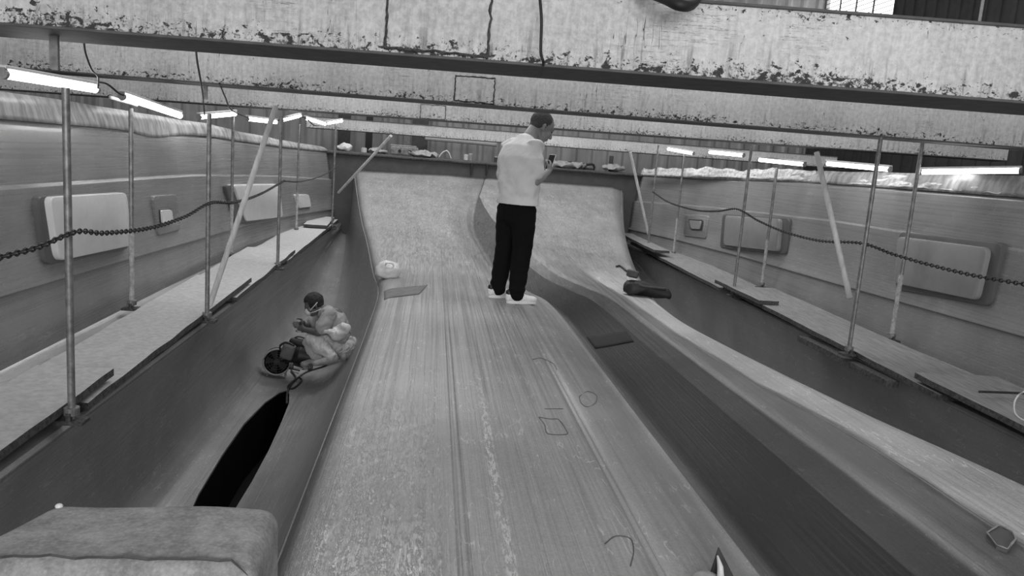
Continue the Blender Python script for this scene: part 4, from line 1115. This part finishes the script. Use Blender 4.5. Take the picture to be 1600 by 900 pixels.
for v in bm.verts: v.co += Vector((noise.noise(v.co*10), noise.noise(v.co*10+Vector((4, 0, 0))), noise.noise(v.co*10+Vector((0, 7, 0)))))*.022+Vector((1, -1, .6))*(abs(noise.noise(Vector((v.co.x*26, v.co.y*9, v.co.z*20))))*.022-.005)
ob('trousers', bm, M['pants2'], wk, True)
for a_, dx in ((aL, -.02), (aR, -.02)):
    bm = new(); limb(bm, [a_+Vector((.03, 0, -.03)), a_+Vector((-.06, -.02, -.05)), a_+Vector((-.15, -.05, -.07))], [(.045, .045), (.045, .04), (.04, .028)], 14); ob('shoe', merged(bm, .008, 2), M['grey'], wk, True)
# light cloth bundle tied at his back
bm = new(); ball(bm, w(537, 514, -.2), .065, (1, 1, .95), 22); ball(bm, w(528, 521, -.22), .07, (1.2, 1, .9), 22); limb(bm, [w(522, 522, -.25), w(514, 518, -.27), w(506, 519, -.26)], [.04, .03, .02], 10)
bm = merged(bm, .008, 1)
for v in bm.verts: v.co += Vector((noise.noise(v.co*18), noise.noise(v.co*18+Vector((4, 0, 0))), noise.noise(v.co*18+Vector((0, 7, 0)))))*.025
o = ob('waist_bundle', bm, M['pale'], wk, True); o['label'] = 'pale cloth bundled at his waist'
# gloves/sanding tool in hand
st = empty('sander', wrL, 'small dark hand sander held by the worker', 'tool')
tp = w(470, 511, -.06)
bm = new(); limb(bm, [tp, tp+Vector((.02, -.02, .05))], [.03, .026], 12); ob('tool_body', bm, M['dark'], st, True)
bm = new(); cyl(bm, tp+Vector((0, 0, -.045)), tp+Vector((0, 0, -.03)), .05, 18); ob('pad', bm, M['grey'], st)

# round fan
fb = on_trough(432, 588); fc = fb+Vector((0, 0, .165)); ax = (Vector((0, 0, 0))-fc); ax.z *= .35; ax = (ax.normalized()+Vector((.02, -.2, .0))).normalized()
fan = empty('floor_fan', fb, 'round black floor fan standing beside the worker', 'fan')
a, b = frame(ax)
def ringpts(c, r, n=36): return [c+a*math.cos(2*PI*i/n)*r+b*math.sin(2*PI*i/n)*r for i in range(n+1)]
bm = new(); tube(bm, ringpts(fc+ax*.06, .134), .010, 8, False); ob('front_ring', bm, M['grey'], fan, True)
bm = new(); pr = [(.135, .06), (.14, .02), (.135, -.06)]
for r0, o0 in ((.0, 0),):
    R = [[bm.verts.new(fc+ax*oo+a*math.cos(2*PI*i/36)*rr+b*math.sin(2*PI*i/36)*rr) for i in range(36)] for rr, oo in ((.134, .06), (.138, .0), (.130, -.07), (.118, -.07), (.124, .05))]
    for u, v in zip(R, R[1:]):
        for i in range(36): bm.faces.new((u[i], u[(i+1) % 36], v[(i+1) % 36], v[i]))
ob('shroud', bm, M['black'], fan, True)
bm = new()
for r_ in (.03, .055, .08, .105): tube(bm, ringpts(fc+ax*.062, r_), .0022, 5, False)
for k in range(12):
    t = 2*PI*k/12; tube(bm, [fc+ax*.062, fc+ax*.062+(a*math.cos(t)+b*math.sin(t))*.13], .0022, 5)
ob('grille', bm, M['dark'], fan)
bm = new(); cyl(bm, fc-ax*.05, fc+ax*.02, .03, 16); ob('motor', bm, M['dark'], fan)
bm = new(); cyl(bm, fc-ax*.075, fc-ax*.066, .131, 36); ob('back_cover', bm, M['void'], fan)
for k in range(5):
    t = 2*PI*k/5; u = a*math.cos(t)+b*math.sin(t); v_ = ax.cross(u)
    bm = new(); q = [fc+u*.025-v_*.015+ax*.01, fc+u*.11-v_*.04+ax*.02, fc+u*.115+v_*.035-ax*.02, fc+u*.025+v_*.015-ax*.01]
    lo = [bm.verts.new(x-ax*.002) for x in q]; hi = [bm.verts.new(x+ax*.002) for x in q]
    bm.faces.new(lo[::-1]); bm.faces.new(hi)
    for i in range(4): bm.faces.new((lo[i], lo[(i+1) % 4], hi[(i+1) % 4], hi[i]))
    ob('blade', bm, M['dark'], fan)
for sg in (-1, 1):
    bm = new(); p = fb+a*sg*.09; tube(bm, spl([fc+a*sg*.10-Vector((0, 0, .09)), p+Vector((0, 0, .03)), p+ax*.03+Vector((0, 0, .012))], 5), .012, 8); ob('foot', bm, M['grey'], fan, True)
# dark vacuum with hoses
vb = on_trough(468, 570); vac = empty('dust_extractor', vb, 'low black dust extractor between the fan and the worker', 'machine')
vp = w(468, 560, .1)
bm = new(); limb(bm, [w(456, 552, .30), w(472, 555, .28), w(484, 558, .26)], [(.10, .10), (.12, .12), (.09, .09)], 18); ob('body', merged(bm, .01, 2), M['black'], vac, True)
bm = new(); limb(bm, [w(458, 534, .28), w(470, 537, .28), w(480, 538, .26)], [.045, .05, .04], 14); ob('motor_head', bm, M['rubber'], vac, True)
bm = new(); tube(bm, spl([w(458, 530, .28), w(466, 526, .28), w(476, 529, .28), w(480, 537, .26)], 6), .010, 8); ob('handle', bm, M['dark'], vac, True)
for q in ((455, 572), (485, 574)):
    p = w(q[0], q[1], -.02); bm = new(); cyl(bm, p+Vector((-.02, 0, 0)), p+Vector((.02, 0, 0)), .035, 14); ob('wheel', bm, M['dark'], vac)
bt = empty('tool_tray', w(448, 548, .1), 'grey plastic jug and tray beside the fan', 'jug')
bm = new(); box(bm, w(450, 549, .12), (.13, .10, .16), Matrix.Rotation(.3, 3, 'Y'), bev=.025); ob('jug_body', bm, plain('grey_jug', .13, .6), bt)
bm = new(); tube(bm, spl([w(438, 548, .1), w(438, 540, .1), w(448, 535, .1), w(460, 540, .1)], 6), .011, 8); ob('jug_handle', bm, M['black'], bt, True)
def tc(pts, r, label, mat='rubber'):
    P_ = [on_trough(x, y)+Vector((0, 0, r+dz)) for x, y, dz in pts]; return cord('air_hose', P_, r, label, mat, 'hose', 'hoses by the worker')
tc([(545, 556, .02), (525, 566, .02), (505, 574, .0), (480, 582, 0), (465, 592, 0), (455, 602, 0), (449, 615, 0), (448, 632, 0)], .010, 'black hose running from behind the worker to the slot')
tc([(468, 583, .02), (455, 580, .01), (462, 592, 0), (450, 605, 0), (458, 608, 0), (471, 597, 0), (468, 590, 0)], .009, 'tangled black hose loop in front of the dust extractor')
tc([(462, 562, .03), (478, 566, .02), (488, 570, .0), (478, 576, 0), (458, 574, .02)], .011, 'dark hose coiled at the foot of the dust extractor')
p = on_trough(481, 576); e = empty('plug_block', p, 'small pale plug block on the hose below the worker', 'socket')
bm = new(); box(bm, p+Vector((0, 0, .03)), (.11, .05, .05), Matrix.Rotation(.3, 3, 'Z') @ Matrix.Rotation(-.5, 3, 'Y'), bev=.006); ob('block_body', bm, M['grey'], e)
bm = new(); box(bm, p+Vector((.0, -.028, .035)), (.03, .006, .02)); ob('socket_face', bm, M['black'], e)
